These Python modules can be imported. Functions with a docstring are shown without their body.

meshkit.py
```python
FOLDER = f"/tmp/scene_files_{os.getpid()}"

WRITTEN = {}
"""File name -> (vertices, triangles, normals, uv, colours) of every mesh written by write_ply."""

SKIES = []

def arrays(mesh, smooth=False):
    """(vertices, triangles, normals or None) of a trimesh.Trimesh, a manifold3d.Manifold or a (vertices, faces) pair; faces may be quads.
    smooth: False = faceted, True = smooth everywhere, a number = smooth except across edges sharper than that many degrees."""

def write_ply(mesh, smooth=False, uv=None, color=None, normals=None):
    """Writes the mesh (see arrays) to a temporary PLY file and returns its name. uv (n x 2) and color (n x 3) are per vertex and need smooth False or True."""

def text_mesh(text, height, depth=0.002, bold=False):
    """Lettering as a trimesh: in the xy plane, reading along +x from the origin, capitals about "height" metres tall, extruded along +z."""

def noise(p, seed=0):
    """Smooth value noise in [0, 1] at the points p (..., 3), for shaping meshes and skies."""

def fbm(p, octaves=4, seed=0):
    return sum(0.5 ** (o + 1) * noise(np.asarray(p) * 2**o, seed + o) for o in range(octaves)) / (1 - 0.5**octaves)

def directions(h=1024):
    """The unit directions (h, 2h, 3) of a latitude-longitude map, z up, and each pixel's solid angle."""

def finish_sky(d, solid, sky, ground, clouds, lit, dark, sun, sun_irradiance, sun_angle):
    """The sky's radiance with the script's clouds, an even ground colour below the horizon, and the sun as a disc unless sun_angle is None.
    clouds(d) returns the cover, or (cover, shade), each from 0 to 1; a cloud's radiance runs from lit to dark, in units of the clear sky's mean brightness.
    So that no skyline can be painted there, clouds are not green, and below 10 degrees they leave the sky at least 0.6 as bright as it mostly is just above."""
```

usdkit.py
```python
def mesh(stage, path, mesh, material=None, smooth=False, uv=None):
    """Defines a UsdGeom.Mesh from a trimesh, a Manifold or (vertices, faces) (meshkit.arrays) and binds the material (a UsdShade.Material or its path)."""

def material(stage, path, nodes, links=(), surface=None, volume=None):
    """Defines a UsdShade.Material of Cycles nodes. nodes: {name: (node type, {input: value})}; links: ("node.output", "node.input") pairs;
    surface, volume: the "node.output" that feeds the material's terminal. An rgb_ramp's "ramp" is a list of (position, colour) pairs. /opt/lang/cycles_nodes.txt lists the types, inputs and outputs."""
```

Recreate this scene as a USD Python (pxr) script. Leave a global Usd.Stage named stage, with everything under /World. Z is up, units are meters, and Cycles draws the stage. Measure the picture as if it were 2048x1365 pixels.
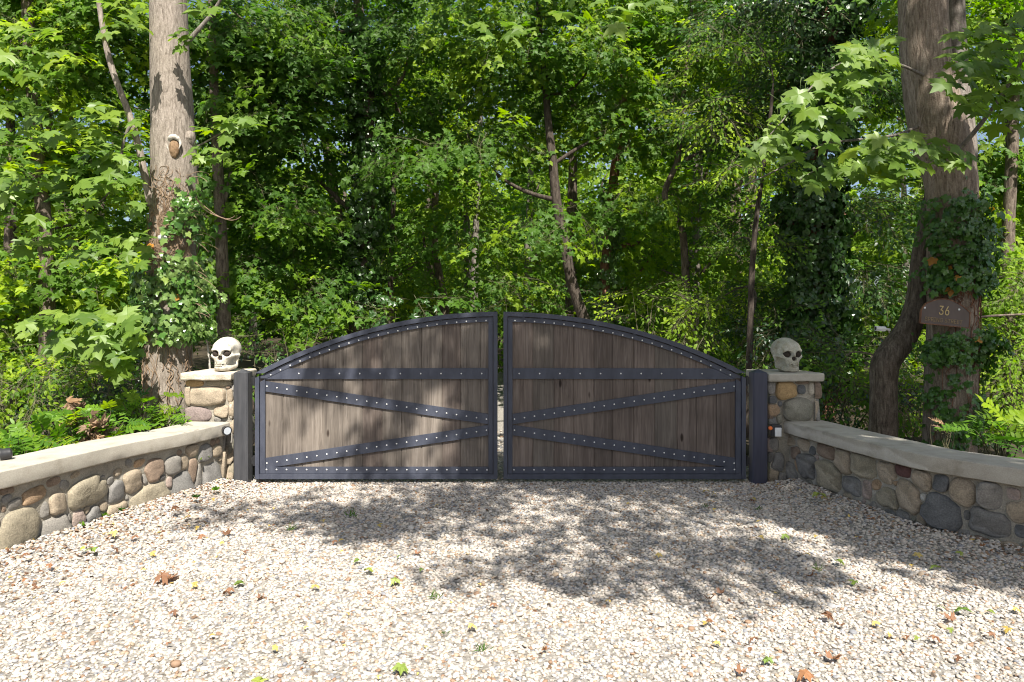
import math, random
import numpy as np, trimesh, usdkit, meshkit
from pxr import Usd, UsdGeom, UsdLux, UsdShade, Sdf, Gf, Vt
from shapely.geometry import Polygon, Point, box as sbox
from shapely import affinity
from scipy.spatial.transform import Rotation as Rot
from scipy.interpolate import CubicSpline
from manifold3d import Manifold

stage = Usd.Stage.CreateInMemory()
UsdGeom.SetStageUpAxis(stage, 'Z'); UsdGeom.SetStageMetersPerUnit(stage, 1.0)
UsdGeom.Xform.Define(stage, '/World'); UsdGeom.Scope.Define(stage, '/World/Looks')

# ------------------------------------------------------------------ camera, sky, sun, exposure
CAM_H, F, CX, CY = 1.17, 1365.0, 1024.0, 650.0          # eye height; focal length and horizon in photograph pixels
cam = UsdGeom.Camera.Define(stage, '/World/camera')
cam.AddTranslateOp().Set(Gf.Vec3d(0, 0, CAM_H)); cam.AddRotateXYZOp().Set(Gf.Vec3f(90, 0, 0))
cam.CreateHorizontalApertureAttr(36.0); cam.CreateVerticalApertureAttr(36.0 * 682 / 1024)
cam.CreateFocalLengthAttr(36.0 * F / 2048)
cam.CreateVerticalApertureOffsetAttr(-(682.5 - CY) / 2048 * 36.0)
cam.CreateFStopAttr(0.0); cam.CreateFocusDistanceAttr(5.0)
cam.CreateExposureAttr(1.2)
SUN_EL, SUN_AZ = math.radians(52.0), math.radians(13.0)       # azimuth measured from straight behind the camera, to the right
SUN = np.array([math.sin(SUN_AZ) * math.cos(SUN_EL), -math.cos(SUN_AZ) * math.cos(SUN_EL), math.sin(SUN_EL)])
SKY_STRENGTH, SUN_INT = 0.072, 1.25
usdkit.material(stage, '/World/Looks/sky_look', {
    'sky': ('sky_texture', {'sky_type': 'single_scattering', 'sun_disc': False, 'sun_elevation': SUN_EL, 'sun_rotation': math.atan2(SUN[0], SUN[1]), 'aerosol_density': 2.5}),
    'tc': ('texture_coordinate', {}), 'm': ('mapping', {'scale': (1.6, 1.6, 4.0)}), 'n': ('noise_texture', {'scale': 1.4, 'detail': 7, 'roughness': .58}),
    'r': ('rgb_ramp', {'ramp': [(.50, (0, 0, 0)), (.78, (1, 1, 1))]}), 'mx': ('mix', {'mix_type': 'mix', 'color2': (4.1, 4.2, 4.35)}),      # fair-weather clouds all round the sky
    'bg': ('background_shader', {'strength': SKY_STRENGTH})}, [('tc.generated', 'm.vector'), ('m.vector', 'n.vector'), ('n.fac', 'r.fac'), ('r.color', 'mx.fac'), ('sky.color', 'mx.color1'), ('mx.color', 'bg.color')], surface='bg.background')
dome = UsdLux.DomeLight.Define(stage, '/World/sky')
dome.GetPrim().SetCustomDataByKey('kind', 'structure')
UsdShade.MaterialBindingAPI.Apply(dome.GetPrim()).Bind(UsdShade.Material.Get(stage, '/World/Looks/sky_look'))
sun = UsdLux.DistantLight.Define(stage, '/World/sun')
sun.CreateIntensityAttr(SUN_INT); sun.CreateAngleAttr(0.53); sun.CreateNormalizeAttr(True); sun.CreateColorAttr(Gf.Vec3f(1.0, 0.955, 0.88))
_r = Rot.align_vectors([SUN], [[0, 0, 1]])[0].as_quat()
sun.AddOrientOp().Set(Gf.Quatf(float(_r[3]), float(_r[0]), float(_r[1]), float(_r[2])))

# ------------------------------------------------------------------ helpers
used = {}
def numbered(parent, name):
    k = (parent, name); n = used.get(k, 0); used[k] = n + 1
    return f'{parent}/{name}' if n == 0 else f'{parent}/{name}_{n:03d}'
def tag(p, label=None, cat=None, group=None, kind=None):
    p = p.GetPrim() if hasattr(p, 'GetPrim') else p
    for k, v in (('label', label), ('category', cat), ('group', group), ('kind', kind)):
        if v: p.SetCustomDataByKey(k, v)
    return p
def path_of(p): return '/World' if p is None else str((p.GetPrim() if hasattr(p, 'GetPrim') else p).GetPath())
def obj(name, mesh, mat, parent=None, smooth=False, kind=None):
    m = usdkit.mesh(stage, numbered(path_of(parent), name), mesh, '/World/Looks/' + mat, smooth=smooth)
    if kind: tag(m, kind=kind)
    return m.GetPrim()
def thing(name, label, cat, group=None, loc=(0, 0, 0), kind=None):
    x = UsdGeom.Xform.Define(stage, numbered('/World', name))
    x.AddTranslateOp().Set(Gf.Vec3d(*map(float, loc)))
    return tag(x, label, cat, group, kind)
def P(px, py, Y):
    """The world point at distance Y that stands at pixel (px, py) of the photograph."""
    return np.array([(px - CX) * Y / F, Y, CAM_H - (py - CY) * Y / F])
def join(ms):
    vs, fs, n = [], [], 0
    for m in ms:
        v, f = (m if isinstance(m, tuple) else (np.asarray(m.vertices), np.asarray(m.faces)))
        vs.append(v); fs.append(np.asarray(f) + n); n += len(v)
    return np.vstack(vs), np.vstack(fs)
def unit(v): v = np.asarray(v, float); return v / (np.linalg.norm(v, axis=-1, keepdims=True) + 1e-12)
def bx(x0, x1, y0, y1, z0, z1, r=0.0):
    if r <= 0:
        m = trimesh.creation.box([x1 - x0, y1 - y0, z1 - z0]); m.apply_translation([(x0 + x1) / 2, (y0 + y1) / 2, (z0 + z1) / 2])
        return np.array(m.vertices), np.array(m.faces)
    s = []
    for x in (x0 + r, x1 - r):
        for y in (y0 + r, y1 - r):
            for z in (z0 + r, z1 - r): s.append(Manifold.sphere(r, 8).translate((x, y, z)))
    m = Manifold.batch_hull(s).to_mesh(); return np.array(m.vert_properties[:, :3]), np.array(m.tri_verts)
def tube(pts, rad, sides=8, rings=None, rough=0.0, seed=0, cap=True):
    pts = np.asarray(pts, float); rad = np.broadcast_to(np.asarray(rad, float), (len(pts),)).copy()
    if rings and len(pts) > 2:
        s = np.r_[0, np.cumsum(np.linalg.norm(np.diff(pts, axis=0), axis=1))]; t = np.linspace(0, s[-1], rings)
        rad = np.interp(t, s, rad); pts = CubicSpline(s, pts)(t)
    elif rings:
        t = np.linspace(0, 1, rings)[:, None]; pts = pts[0] * (1 - t) + pts[1] * t; rad = np.interp(t[:, 0], [0, 1], rad)
    n = len(pts); tg = unit(np.gradient(pts, axis=0))
    a = np.cross(tg, np.where(np.abs(tg[:, 1:2]) < 0.9, [[0, 1.0, 0]], [[1.0, 0, 0]])); a = unit(a); b = np.cross(tg, a)
    ang = np.arange(sides) * 2 * np.pi / sides
    r = rad[:, None] * np.ones((1, sides))
    if rough:
        s = np.r_[0, np.cumsum(np.linalg.norm(np.diff(pts, axis=0), axis=1))]
        q = np.stack(np.broadcast_arrays(np.cos(ang)[None] * 1.6 + seed * 7.3, np.sin(ang)[None] * 1.6, s[:, None] * 2.2), -1)
        r = r * (1 + rough * 2.2 * (meshkit.fbm(q, 3, seed) - .5))
        q2 = np.stack(np.broadcast_arrays(np.cos(ang)[None] * 9 + seed * 3.3, np.sin(ang)[None] * 9, s[:, None] * 3.5), -1)
        r = r * (1 + rough * .7 * (meshkit.fbm(q2, 2, seed + 5) - .5))
    v = pts[:, None] + r[..., None] * (np.cos(ang)[None, :, None] * a[:, None] + np.sin(ang)[None, :, None] * b[:, None])
    i, j = np.meshgrid(np.arange(n - 1), np.arange(sides), indexing='ij')
    q = np.stack([i * sides + j, i * sides + (j + 1) % sides, (i + 1) * sides + (j + 1) % sides, (i + 1) * sides + j], -1).reshape(-1, 4)
    f = np.vstack([q[:, [0, 2, 1]], q[:, [0, 3, 2]]]); v = v.reshape(-1, 3)
    if cap:
        v = np.vstack([v, pts[0], pts[-1]]); k = np.arange(sides)
        f = np.vstack([f, np.stack([np.full(sides, n * sides), k, (k + 1) % sides], 1), np.stack([np.full(sides, n * sides + 1), (n - 1) * sides + (k + 1) % sides, (n - 1) * sides + k], 1)])
    return v, f

def quats(mats): return Rot.from_matrix(mats).as_quat()
def instancer(name, protos, pos, quat, scale, idx, parent, kind='stuff'):
    """protos: list of lists of (mesh, material, smooth)"""
    path = numbered(path_of(parent), name)
    pi = UsdGeom.PointInstancer.Define(stage, path)
    UsdGeom.Scope.Define(stage, path + '/shapes')
    rel = pi.CreatePrototypesRel()
    for k, pr in enumerate(protos):
        if len(pr) == 1:
            m, mt, sm = pr[0]; usdkit.mesh(stage, f'{path}/shapes/shape_{k:03d}', m, '/World/Looks/' + mt, smooth=sm)
        else:
            UsdGeom.Xform.Define(stage, f'{path}/shapes/shape_{k:03d}')
            for q, (m, mt, sm) in enumerate(pr): usdkit.mesh(stage, f'{path}/shapes/shape_{k:03d}/piece_{q:03d}', m, '/World/Looks/' + mt, smooth=sm)
        rel.AddTarget(f'{path}/shapes/shape_{k:03d}')
    pi.CreatePositionsAttr(Vt.Vec3fArray.FromNumpy(np.asarray(pos, np.float32)))
    pi.CreateOrientationsAttr(Vt.QuathArray.FromNumpy(np.asarray(quat, np.float16)))
    s = np.asarray(scale, np.float32); s = np.repeat(s[:, None], 3, 1) if s.ndim == 1 else s
    pi.CreateScalesAttr(Vt.Vec3fArray.FromNumpy(np.ascontiguousarray(s)))
    pi.CreateProtoIndicesAttr(Vt.IntArray.FromNumpy(np.asarray(idx, np.int32)))
    return tag(pi, kind=kind)

# ------------------------------------------------------------------ materials
def M(name, nodes, links, surface): usdkit.material(stage, '/World/Looks/' + name, nodes, links, surface=surface); return name
def leafmat(name, c0, c1, trans=0.5, rough=0.5, spec=0.28, tint=(1.3, 1.3, .45)):
    """A leaf: colour between c0 and c1 by leaf and by spray; some light passes through it."""
    t = [min(1, c * k) for c, k in zip(np.add(c0, c1) / 2, tint)]
    return M(name, {
        'g': ('geometry', {}), 'o': ('object_info', {}), 'add': ('math', {'math_type': 'add'}), 'fr': ('math', {'math_type': 'fraction'}),
        'r': ('rgb_ramp', {'ramp': [(0, c0), (.75, c1), (1, [c1[0] * 1.18, c1[1] * 1.1, c1[2] * .9])]}),
        'h': ('hsv', {'saturation': 1.1, 'value': 1.65, 'hue': .503}),
        'p': ('principled_bsdf', {'roughness': rough, 'specular_ior_level': spec}),
        't': ('translucent_bsdf', {}), 'x': ('mix_closure', {'fac': trans})},
        [('g.random_per_island', 'add.value1'), ('o.random', 'add.value2'), ('add.value', 'fr.value1'), ('fr.value', 'r.fac'), ('r.color', 'p.base_color'),
         ('r.color', 'h.color'), ('h.color', 't.color'), ('p.BSDF', 'x.closure1'), ('t.BSDF', 'x.closure2')], 'x.closure')
def noisy(name, stops, scale=(8, 8, 8), detail=6, rough=.9, bump=.4, dist=.01, fine=60, spec=.3, metallic=0., rnd=0., distortion=0., fineamt=.25):
    """Stone, bark, concrete ...: a noise picks the colour, that noise and a finer one give relief."""
    nodes = {'g': ('geometry', {}), 'm': ('mapping', {'scale': scale}), 'n': ('noise_texture', {'scale': 1.0, 'detail': detail, 'roughness': .62, 'distortion': distortion}),
             'r': ('rgb_ramp', {'ramp': stops}), 'f': ('noise_texture', {'scale': fine, 'detail': 3}), 'ff': ('rgb_ramp', {'ramp': [(.25, (1 - fineamt,) * 3), (.75, (1 + fineamt,) * 3)]}),
             'mx': ('mix', {'mix_type': 'multiply', 'fac': 1.0}), 's': ('math', {'math_type': 'multiply_add', 'value2': .35}),
             'b': ('bump', {'strength': bump, 'distance': dist}), 'p': ('principled_bsdf', {'roughness': rough, 'specular_ior_level': spec, 'metallic': metallic})}
    links = [('g.position', 'm.vector'), ('m.vector', 'n.vector'), ('n.fac', 'r.fac'), ('g.position', 'f.vector'), ('f.fac', 'ff.fac'), ('r.color', 'mx.color1'), ('ff.color', 'mx.color2'),
             ('mx.color', 'p.base_color'), ('f.fac', 's.value1'), ('n.fac', 's.value3'), ('s.value', 'b.height'), ('b.normal', 'p.normal')]
    return M(name, nodes, links, 'p.BSDF')

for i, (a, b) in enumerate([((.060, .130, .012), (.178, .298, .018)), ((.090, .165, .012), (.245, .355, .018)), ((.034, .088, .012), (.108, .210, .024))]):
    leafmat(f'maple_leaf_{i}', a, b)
leafmat('near_leaf_0', (.075, .14, .022), (.15, .235, .032), .45, .48, .32)
leafmat('near_leaf_1', (.095, .17, .03), (.18, .27, .05), .42, .42, .4)
leafmat('near_leaf_2', (.10, .18, .02), (.17, .25, .02), .5, .5, .3)
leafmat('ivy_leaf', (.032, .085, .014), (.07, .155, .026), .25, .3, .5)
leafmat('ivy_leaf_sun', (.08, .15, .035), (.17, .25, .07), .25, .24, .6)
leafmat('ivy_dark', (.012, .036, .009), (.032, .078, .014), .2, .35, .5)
leafmat('fern_leaf', (.045, .12, .012), (.12, .235, .02), .45, .45, .35)
leafmat('autumn_leaf', (.25, .10, .02), (.42, .20, .04), .35, .5, .3)
leafmat('fallen_brown', (.13, .065, .035), (.24, .125, .07), .2, .6, .3)
leafmat('fallen_yellow', (.36, .27, .07), (.50, .38, .13), .2, .5, .3)
leafmat('fallen_green', (.10, .17, .03), (.22, .27, .06), .2, .5, .3)
leafmat('dead_leaf', (.13, .085, .055), (.27, .185, .125), .2, .7, .2)
noisy('bark_pale', [(.28, (.090, .072, .056)), (.5, (.225, .19, .156)), (.72, (.33, .285, .242))], (60, 60, 13), 6, .95, .9, .009, 120, distortion=.8, fineamt=.2)
noisy('bark_brown', [(.3, (.035, .026, .02)), (.5, (.11, .085, .065)), (.72, (.20, .165, .13))], (40, 40, 9), 6, .95, .9, .012, 90, distortion=.6)
noisy('bark_grey', [(.3, (.06, .05, .04)), (.5, (.15, .13, .11)), (.75, (.24, .22, .19))], (30, 30, 6), 5, .95, .8, .01, 80)
noisy('bark_right', [(.3, (.085, .062, .045)), (.5, (.215, .168, .128)), (.72, (.32, .265, .21))], (55, 55, 9), 6, .95, .95, .012, 110, distortion=.8)
noisy('bark_dark', [(.3, (.018, .013, .010)), (.5, (.052, .040, .031)), (.72, (.10, .082, .065))], (40, 40, 9), 6, .95, .9, .012, 90, distortion=.6)
noisy('bark_red', [(.3, (.07, .03, .018)), (.55, (.20, .10, .06)), (.75, (.28, .16, .10))], (40, 40, 6), 5, .95, .9, .012, 90)
noisy('twig', [(.3, (.045, .042, .022)), (.7, (.12, .11, .06))], (20, 20, 6), 3, .9, .2, .004, 60)
noisy('vine', [(.3, (.12, .075, .045)), (.7, (.33, .24, .16))], (30, 30, 12), 3, .9, .3, .004, 80)
noisy('scar_wood', [(.3, (.11, .065, .035)), (.7, (.25, .165, .095))], (40, 40, 14), 4, .9, .4, .006, 90)
noisy('scar_lip', [(.3, (.28, .25, .21)), (.7, (.46, .43, .38))], (40, 40, 40), 4, .9, .3, .004, 90)
noisy('forest_floor', [(.3, (.022, .017, .010)), (.55, (.045, .034, .020)), (.75, (.075, .056, .034))], (3, 3, 3), 8, 1, .6, .05, 30)
noisy('gravel_bed', [(.32, (.11, .095, .078)), (.55, (.27, .25, .22))], (45, 45, 45), 4, 1, .8, .02, 120)
noisy('mortar', [(.3, (.19, .168, .13)), (.7, (.34, .31, .255))], (9, 9, 9), 8, .95, .6, .02, 140)
noisy('concrete', [(.25, (.215, .19, .145)), (.45, (.345, .315, .26)), (.75, (.415, .385, .325))], (7, 7, 7), 9, .92, .35, .008, 170, fineamt=.13)
noisy('flagstone', [(.3, (.36, .31, .23)), (.7, (.58, .52, .43))], (10, 10, 22), 7, .92, .5, .012, 120)
STONES = dict(tan=(.34, .265, .175), olive=(.295, .25, .165), grey=(.235, .215, .185), pink=(.33, .245, .20), orange=(.345, .22, .115), brown=(.24, .165, .11), blue=(.125, .127, .128),
              dark=(.165, .158, .145), red=(.125, .05, .042), cream=(.46, .40, .30), gold=(.40, .245, .085), purple=(.22, .165, .15), granite=(.20, .19, .175), white=(.40, .38, .33), green=(.21, .195, .145))
for k, c in STONES.items():
    c = np.array(c) * .88; c = c * .78 + c.mean() * .22 * np.array([1.04, 1.0, .94]); noisy('stone_' + k, [(.2, tuple(c * .55)), (.45, tuple(c * .92)), (.62, tuple(c * 1.1)), (.85, tuple(np.minimum(c * 1.45 + .02, .7)))], (11, 11, 14), 8, .88, .55, .014, 130, distortion=.6, fineamt=.3)
# steel straps: dark slate paint, faded and a little dusty
def paint(name, c0, c1, rough, scale=(14, 14, 5)):
    return M(name, {'g': ('geometry', {}), 'm': ('mapping', {'scale': scale}), 'n': ('noise_texture', {'scale': 1.0, 'detail': 7, 'roughness': .65}), 'r': ('rgb_ramp', {'ramp': [(.3, c0), (.72, c1)]}),
        'f': ('noise_texture', {'scale': 110, 'detail': 2}), 'b': ('bump', {'strength': .12, 'distance': .003}), 'rr': ('map_range', {'to_min': rough - .1, 'to_max': rough + .15}),
        'p': ('principled_bsdf', {'specular_ior_level': .45})},
        [('g.position', 'm.vector'), ('m.vector', 'n.vector'), ('n.fac', 'r.fac'), ('r.color', 'p.base_color'), ('g.position', 'f.vector'), ('f.fac', 'b.height'), ('b.normal', 'p.normal'), ('n.fac', 'rr.value'), ('rr.result', 'p.roughness')], 'p.BSDF')
paint('slate_paint', (.027, .031, .047), (.058, .064, .086), .5)
paint('post_paint', (.024, .025, .029), (.060, .060, .064), .55, (30, 30, 3))
paint('navy_paint', (.026, .027, .045), (.052, .054, .078), .5, (30, 30, 3))
paint('black_plastic', (.012, .012, .013), (.03, .03, .032), .4)
paint('bronze_plate', (.075, .052, .044), (.115, .085, .072), .5)
paint('rivet_steel', (.55, .54, .50), (.72, .71, .68), .42)
paint('white_plastic', (.55, .55, .53), (.72, .72, .70), .45)
paint('gold_paint', (.42, .30, .12), (.55, .42, .20), .4)
paint('dim_gold_paint', (.16, .11, .06), (.30, .21, .10), .5)
paint('rust', (.22, .07, .02), (.42, .16, .05), .8)
M('lens', {'p': ('principled_bsdf', {'base_color': (.42, .45, .48), 'roughness': .1, 'specular_ior_level': .8})}, [], 'p.BSDF')
M('orange_lens', {'p': ('principled_bsdf', {'base_color': (.75, .16, .03), 'roughness': .15, 'specular_ior_level': .7})}, [], 'p.BSDF')
M('window_dark', {'p': ('principled_bsdf', {'base_color': (.02, .025, .03), 'roughness': .06, 'specular_ior_level': .8})}, [], 'p.BSDF')
noisy('siding', [(.3, (.40, .40, .42)), (.7, (.52, .52, .54))], (2, 2, 30), 3, .8, .2, .01, 40)
noisy('roof_shingle', [(.3, (.07, .07, .08)), (.7, (.14, .135, .14))], (6, 6, 12), 4, .9, .3, .01, 50)
noisy('bone_white', [(.28, (.26, .19, .12)), (.44, (.42, .385, .315)), (.7, (.51, .485, .42))], (16, 16, 16), 6, .8, .35, .006, 150, fineamt=.15)
noisy('bone_grey', [(.25, (.20, .145, .08)), (.42, (.33, .305, .235)), (.7, (.43, .41, .34))], (18, 18, 18), 6, .85, .4, .006, 160, fineamt=.28)
# gate boards: weathered rough-sawn, each board its own tone
def board(name, c0, c1, c2, off):
    return M(name, {'g': ('geometry', {}), 'm': ('mapping', {'scale': (34, 8, 1.6), 'location': (off, off * .7, off * 1.3)}), 'n': ('noise_texture', {'scale': 1.0, 'detail': 8, 'roughness': .68, 'distortion': 1.6}),
        'r': ('rgb_ramp', {'ramp': [(.28, c0), (.5, c1), (.72, c2)]}),
        'big': ('noise_texture', {'scale': 3.2, 'detail': 3}), 'bigr': ('rgb_ramp', {'ramp': [(.3, (.76, .75, .75)), (.7, (1.12, 1.11, 1.09))]}), 'mx': ('mix', {'mix_type': 'multiply', 'fac': 1.0}),
        'mk': ('mapping', {'scale': (5.2, 1, 1.9), 'location': (off * 3, 0, off)}), 'v': ('voronoi_texture', {'scale': 1.0}), 'kr': ('rgb_ramp', {'ramp': [(.0, (.16, .13, .12)), (.045, (.28, .24, .22)), (.075, (1, 1, 1))]}), 'mx2': ('mix', {'mix_type': 'multiply', 'fac': 1.0}),
        'ms': ('mapping', {'scale': (95, 8, 3.5), 'rotation': (0, .06 * math.sin(off * 5), 0), 'location': (off, 0, off)}), 'w': ('noise_texture', {'scale': 1.0, 'detail': 4, 'distortion': 2.5}),
        'wr': ('rgb_ramp', {'ramp': [(.3, (.88, .88, .89)), (.7, (1.08, 1.08, 1.08))]}), 'mx3': ('mix', {'mix_type': 'multiply', 'fac': .9}),
        'hs': ('math', {'math_type': 'multiply_add', 'value2': .4}), 'b': ('bump', {'strength': .45, 'distance': .004}), 'p': ('principled_bsdf', {'roughness': .85, 'specular_ior_level': .25})},
        [('g.position', 'm.vector'), ('m.vector', 'n.vector'), ('n.fac', 'r.fac'), ('g.position', 'big.vector'), ('big.fac', 'bigr.fac'), ('r.color', 'mx.color1'), ('bigr.color', 'mx.color2'),
         ('g.position', 'mk.vector'), ('mk.vector', 'v.vector'), ('v.distance', 'kr.fac'), ('mx.color', 'mx2.color1'), ('kr.color', 'mx2.color2'),
         ('g.position', 'ms.vector'), ('ms.vector', 'w.vector'), ('w.fac', 'wr.fac'), ('mx2.color', 'mx3.color1'), ('wr.color', 'mx3.color2'), ('mx3.color', 'p.base_color'),
         ('w.fac', 'hs.value1'), ('n.fac', 'hs.value3'), ('hs.value', 'b.height'), ('b.normal', 'p.normal')], 'p.BSDF')
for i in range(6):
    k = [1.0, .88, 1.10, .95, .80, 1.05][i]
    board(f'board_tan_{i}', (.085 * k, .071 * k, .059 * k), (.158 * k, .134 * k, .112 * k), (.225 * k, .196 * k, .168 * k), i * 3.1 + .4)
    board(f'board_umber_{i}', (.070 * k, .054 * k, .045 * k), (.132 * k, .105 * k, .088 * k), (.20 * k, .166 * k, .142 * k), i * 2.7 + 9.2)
PEB = [(q, tuple(np.array(c) * [.69, .692, .70])) for q, c in [(0, (.60, .54, .46)), (.18, (.66, .60, .52)), (.32, (.52, .46, .38)), (.45, (.62, .55, .47)), (.58, (.56, .52, .47)), (.64, (.68, .63, .56)), (.70, (.42, .41, .40)), (.775, (.29, .295, .31)), (.835, (.44, .34, .24)), (.90, (.34, .22, .14)), (.94, (.50, .42, .36)), (1, (.58, .52, .45))]]
noisy('socket_dirt', [(.3, (.02, .015, .011)), (.7, (.05, .038, .03))], (30, 30, 30), 4, .95, .3, .004, 90)
M('pebble', {'o': ('object_info', {}), 'r': ('rgb_ramp', {'ramp': PEB, 'interpolate': False}), 'g': ('geometry', {}), 'n': ('noise_texture', {'scale': 70, 'detail': 4}), 'nr': ('rgb_ramp', {'ramp': [(.3, (.82, .80, .78)), (.7, (1.08, 1.08, 1.08))]}),
    'mx': ('mix', {'mix_type': 'multiply', 'fac': 1.0}), 'p': ('principled_bsdf', {'roughness': .7, 'specular_ior_level': .35})},
    [('o.random', 'r.fac'), ('g.position', 'n.vector'), ('n.fac', 'nr.fac'), ('r.color', 'mx.color1'), ('nr.color', 'mx.color2'), ('mx.color', 'p.base_color')], 'p.BSDF')
# ------------------------------------------------------------------ ground
COP_Z, COP_T = 0.453, 0.09
LEFT_LINE = [(-3.35, 1.2), (-2.78, 2.3), (-2.50, 3.33), (-2.33, 4.12), (-2.17, 4.58), (-2.075, 5.02)]     # front edge of the coping, in plan, seen left to right
RIGHT_LINE = [(2.02, 5.12), (2.10, 4.6), (2.19, 4.13), (2.27, 3.78), (2.40, 3.585), (2.54, 3.387), (2.95, 2.85), (3.6, 2.2), (4.6, 1.5)]
def resample(line, step=.04):
    p = np.array(line, float); s = np.r_[0, np.cumsum(np.linalg.norm(np.diff(p, axis=0), axis=1))]
    t = np.linspace(0, s[-1], max(2, int(s[-1] / step)))
    from scipy.interpolate import PchipInterpolator
    return np.stack([PchipInterpolator(s, p[:, 0])(t), PchipInterpolator(s, p[:, 1])(t)], 1)
LP, RP = resample(LEFT_LINE), resample(RIGHT_LINE)
from scipy.spatial import cKDTree
WT = cKDTree(np.vstack([LP, RP]))
def gz(x, y):
    x, y = np.broadcast_arrays(np.asarray(x, float), np.asarray(y, float))
    d = WT.query(np.stack([x, y], -1))[0]
    q = np.stack([x * 1.3, y * 1.3, np.zeros_like(x)], -1)
    return .062 * np.exp(-(d / .28) ** 2) * (y < 4.9) + .022 * (meshkit.fbm(q, 3, 4) - .5) * np.clip((4.9 - y) / .6, .25, 1)
def sheet(x0, x1, y0, y1, nx, ny, zf):
    X, Y = np.meshgrid(np.linspace(x0, x1, nx), np.linspace(y0, y1, ny)); i, j = np.meshgrid(np.arange(nx - 1), np.arange(ny - 1)); a = (j * nx + i).ravel()
    return np.stack([X.ravel(), Y.ravel(), zf(X, Y).ravel()], 1), np.stack([a, a + 1, a + nx + 1, a + nx], 1)
g = obj('ground', sheet(-300, 300, -300, 300, 3, 3, lambda x, y: 0 * x - .05), 'forest_floor', kind='structure')
# woodland floor behind the gate and walls, rising gently into a wooded slope
def hill(x, y): return -.045 + np.clip(y - 9, 0, 60) * .055 + .10 * (meshkit.fbm(np.stack([x * .6, y * .6, 0 * x], -1), 3, 9) - .5) * np.clip((y - 5) / 3, 0, 1)
g = obj('woodland_floor', sheet(-45, 45, 5.9, 70, 90, 70, hill), 'forest_floor', smooth=True, kind='structure')
LB = np.array([(-9, 1.0)] + [tuple(p) for p in LP - np.array([.16, -.05])] + [(-2.3, 6.6), (-9, 6.6)])
def bank(name, line, side):
    p = resample(line, .15); n = len(p); out = []
    for k in range(14):
        w = [0, .2, .4, .6, .9, 1.2, 1.6, 2, 2.6, 3.2, 4, 5, 6.5, 9][k]
        q = p + np.array([side * (.14 + w), .03 * w]); out.append(np.stack([q[:, 0], q[:, 1], .10 + .10 * (meshkit.fbm(np.stack([q[:, 0] * 2, q[:, 1] * 2, 0 * q[:, 0]], -1), 3, 3) - .5) - .02 * min(w, 4) * 0], 1))
    v = np.vstack(out); i, j = np.meshgrid(np.arange(n - 1), np.arange(13)); a = (j * n + i).ravel()
    f = np.stack([a, a + 1, a + n + 1, a + n], 1)
    return obj(name, (v, f if side > 0 else f[:, ::-1]), 'forest_floor', smooth=True, kind='structure')
bank('planting_bank', LEFT_LINE + [(-2.0, 6.4)], -1)
bank('planting_bank', [(1.95, 6.4)] + RIGHT_LINE, 1)

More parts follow.
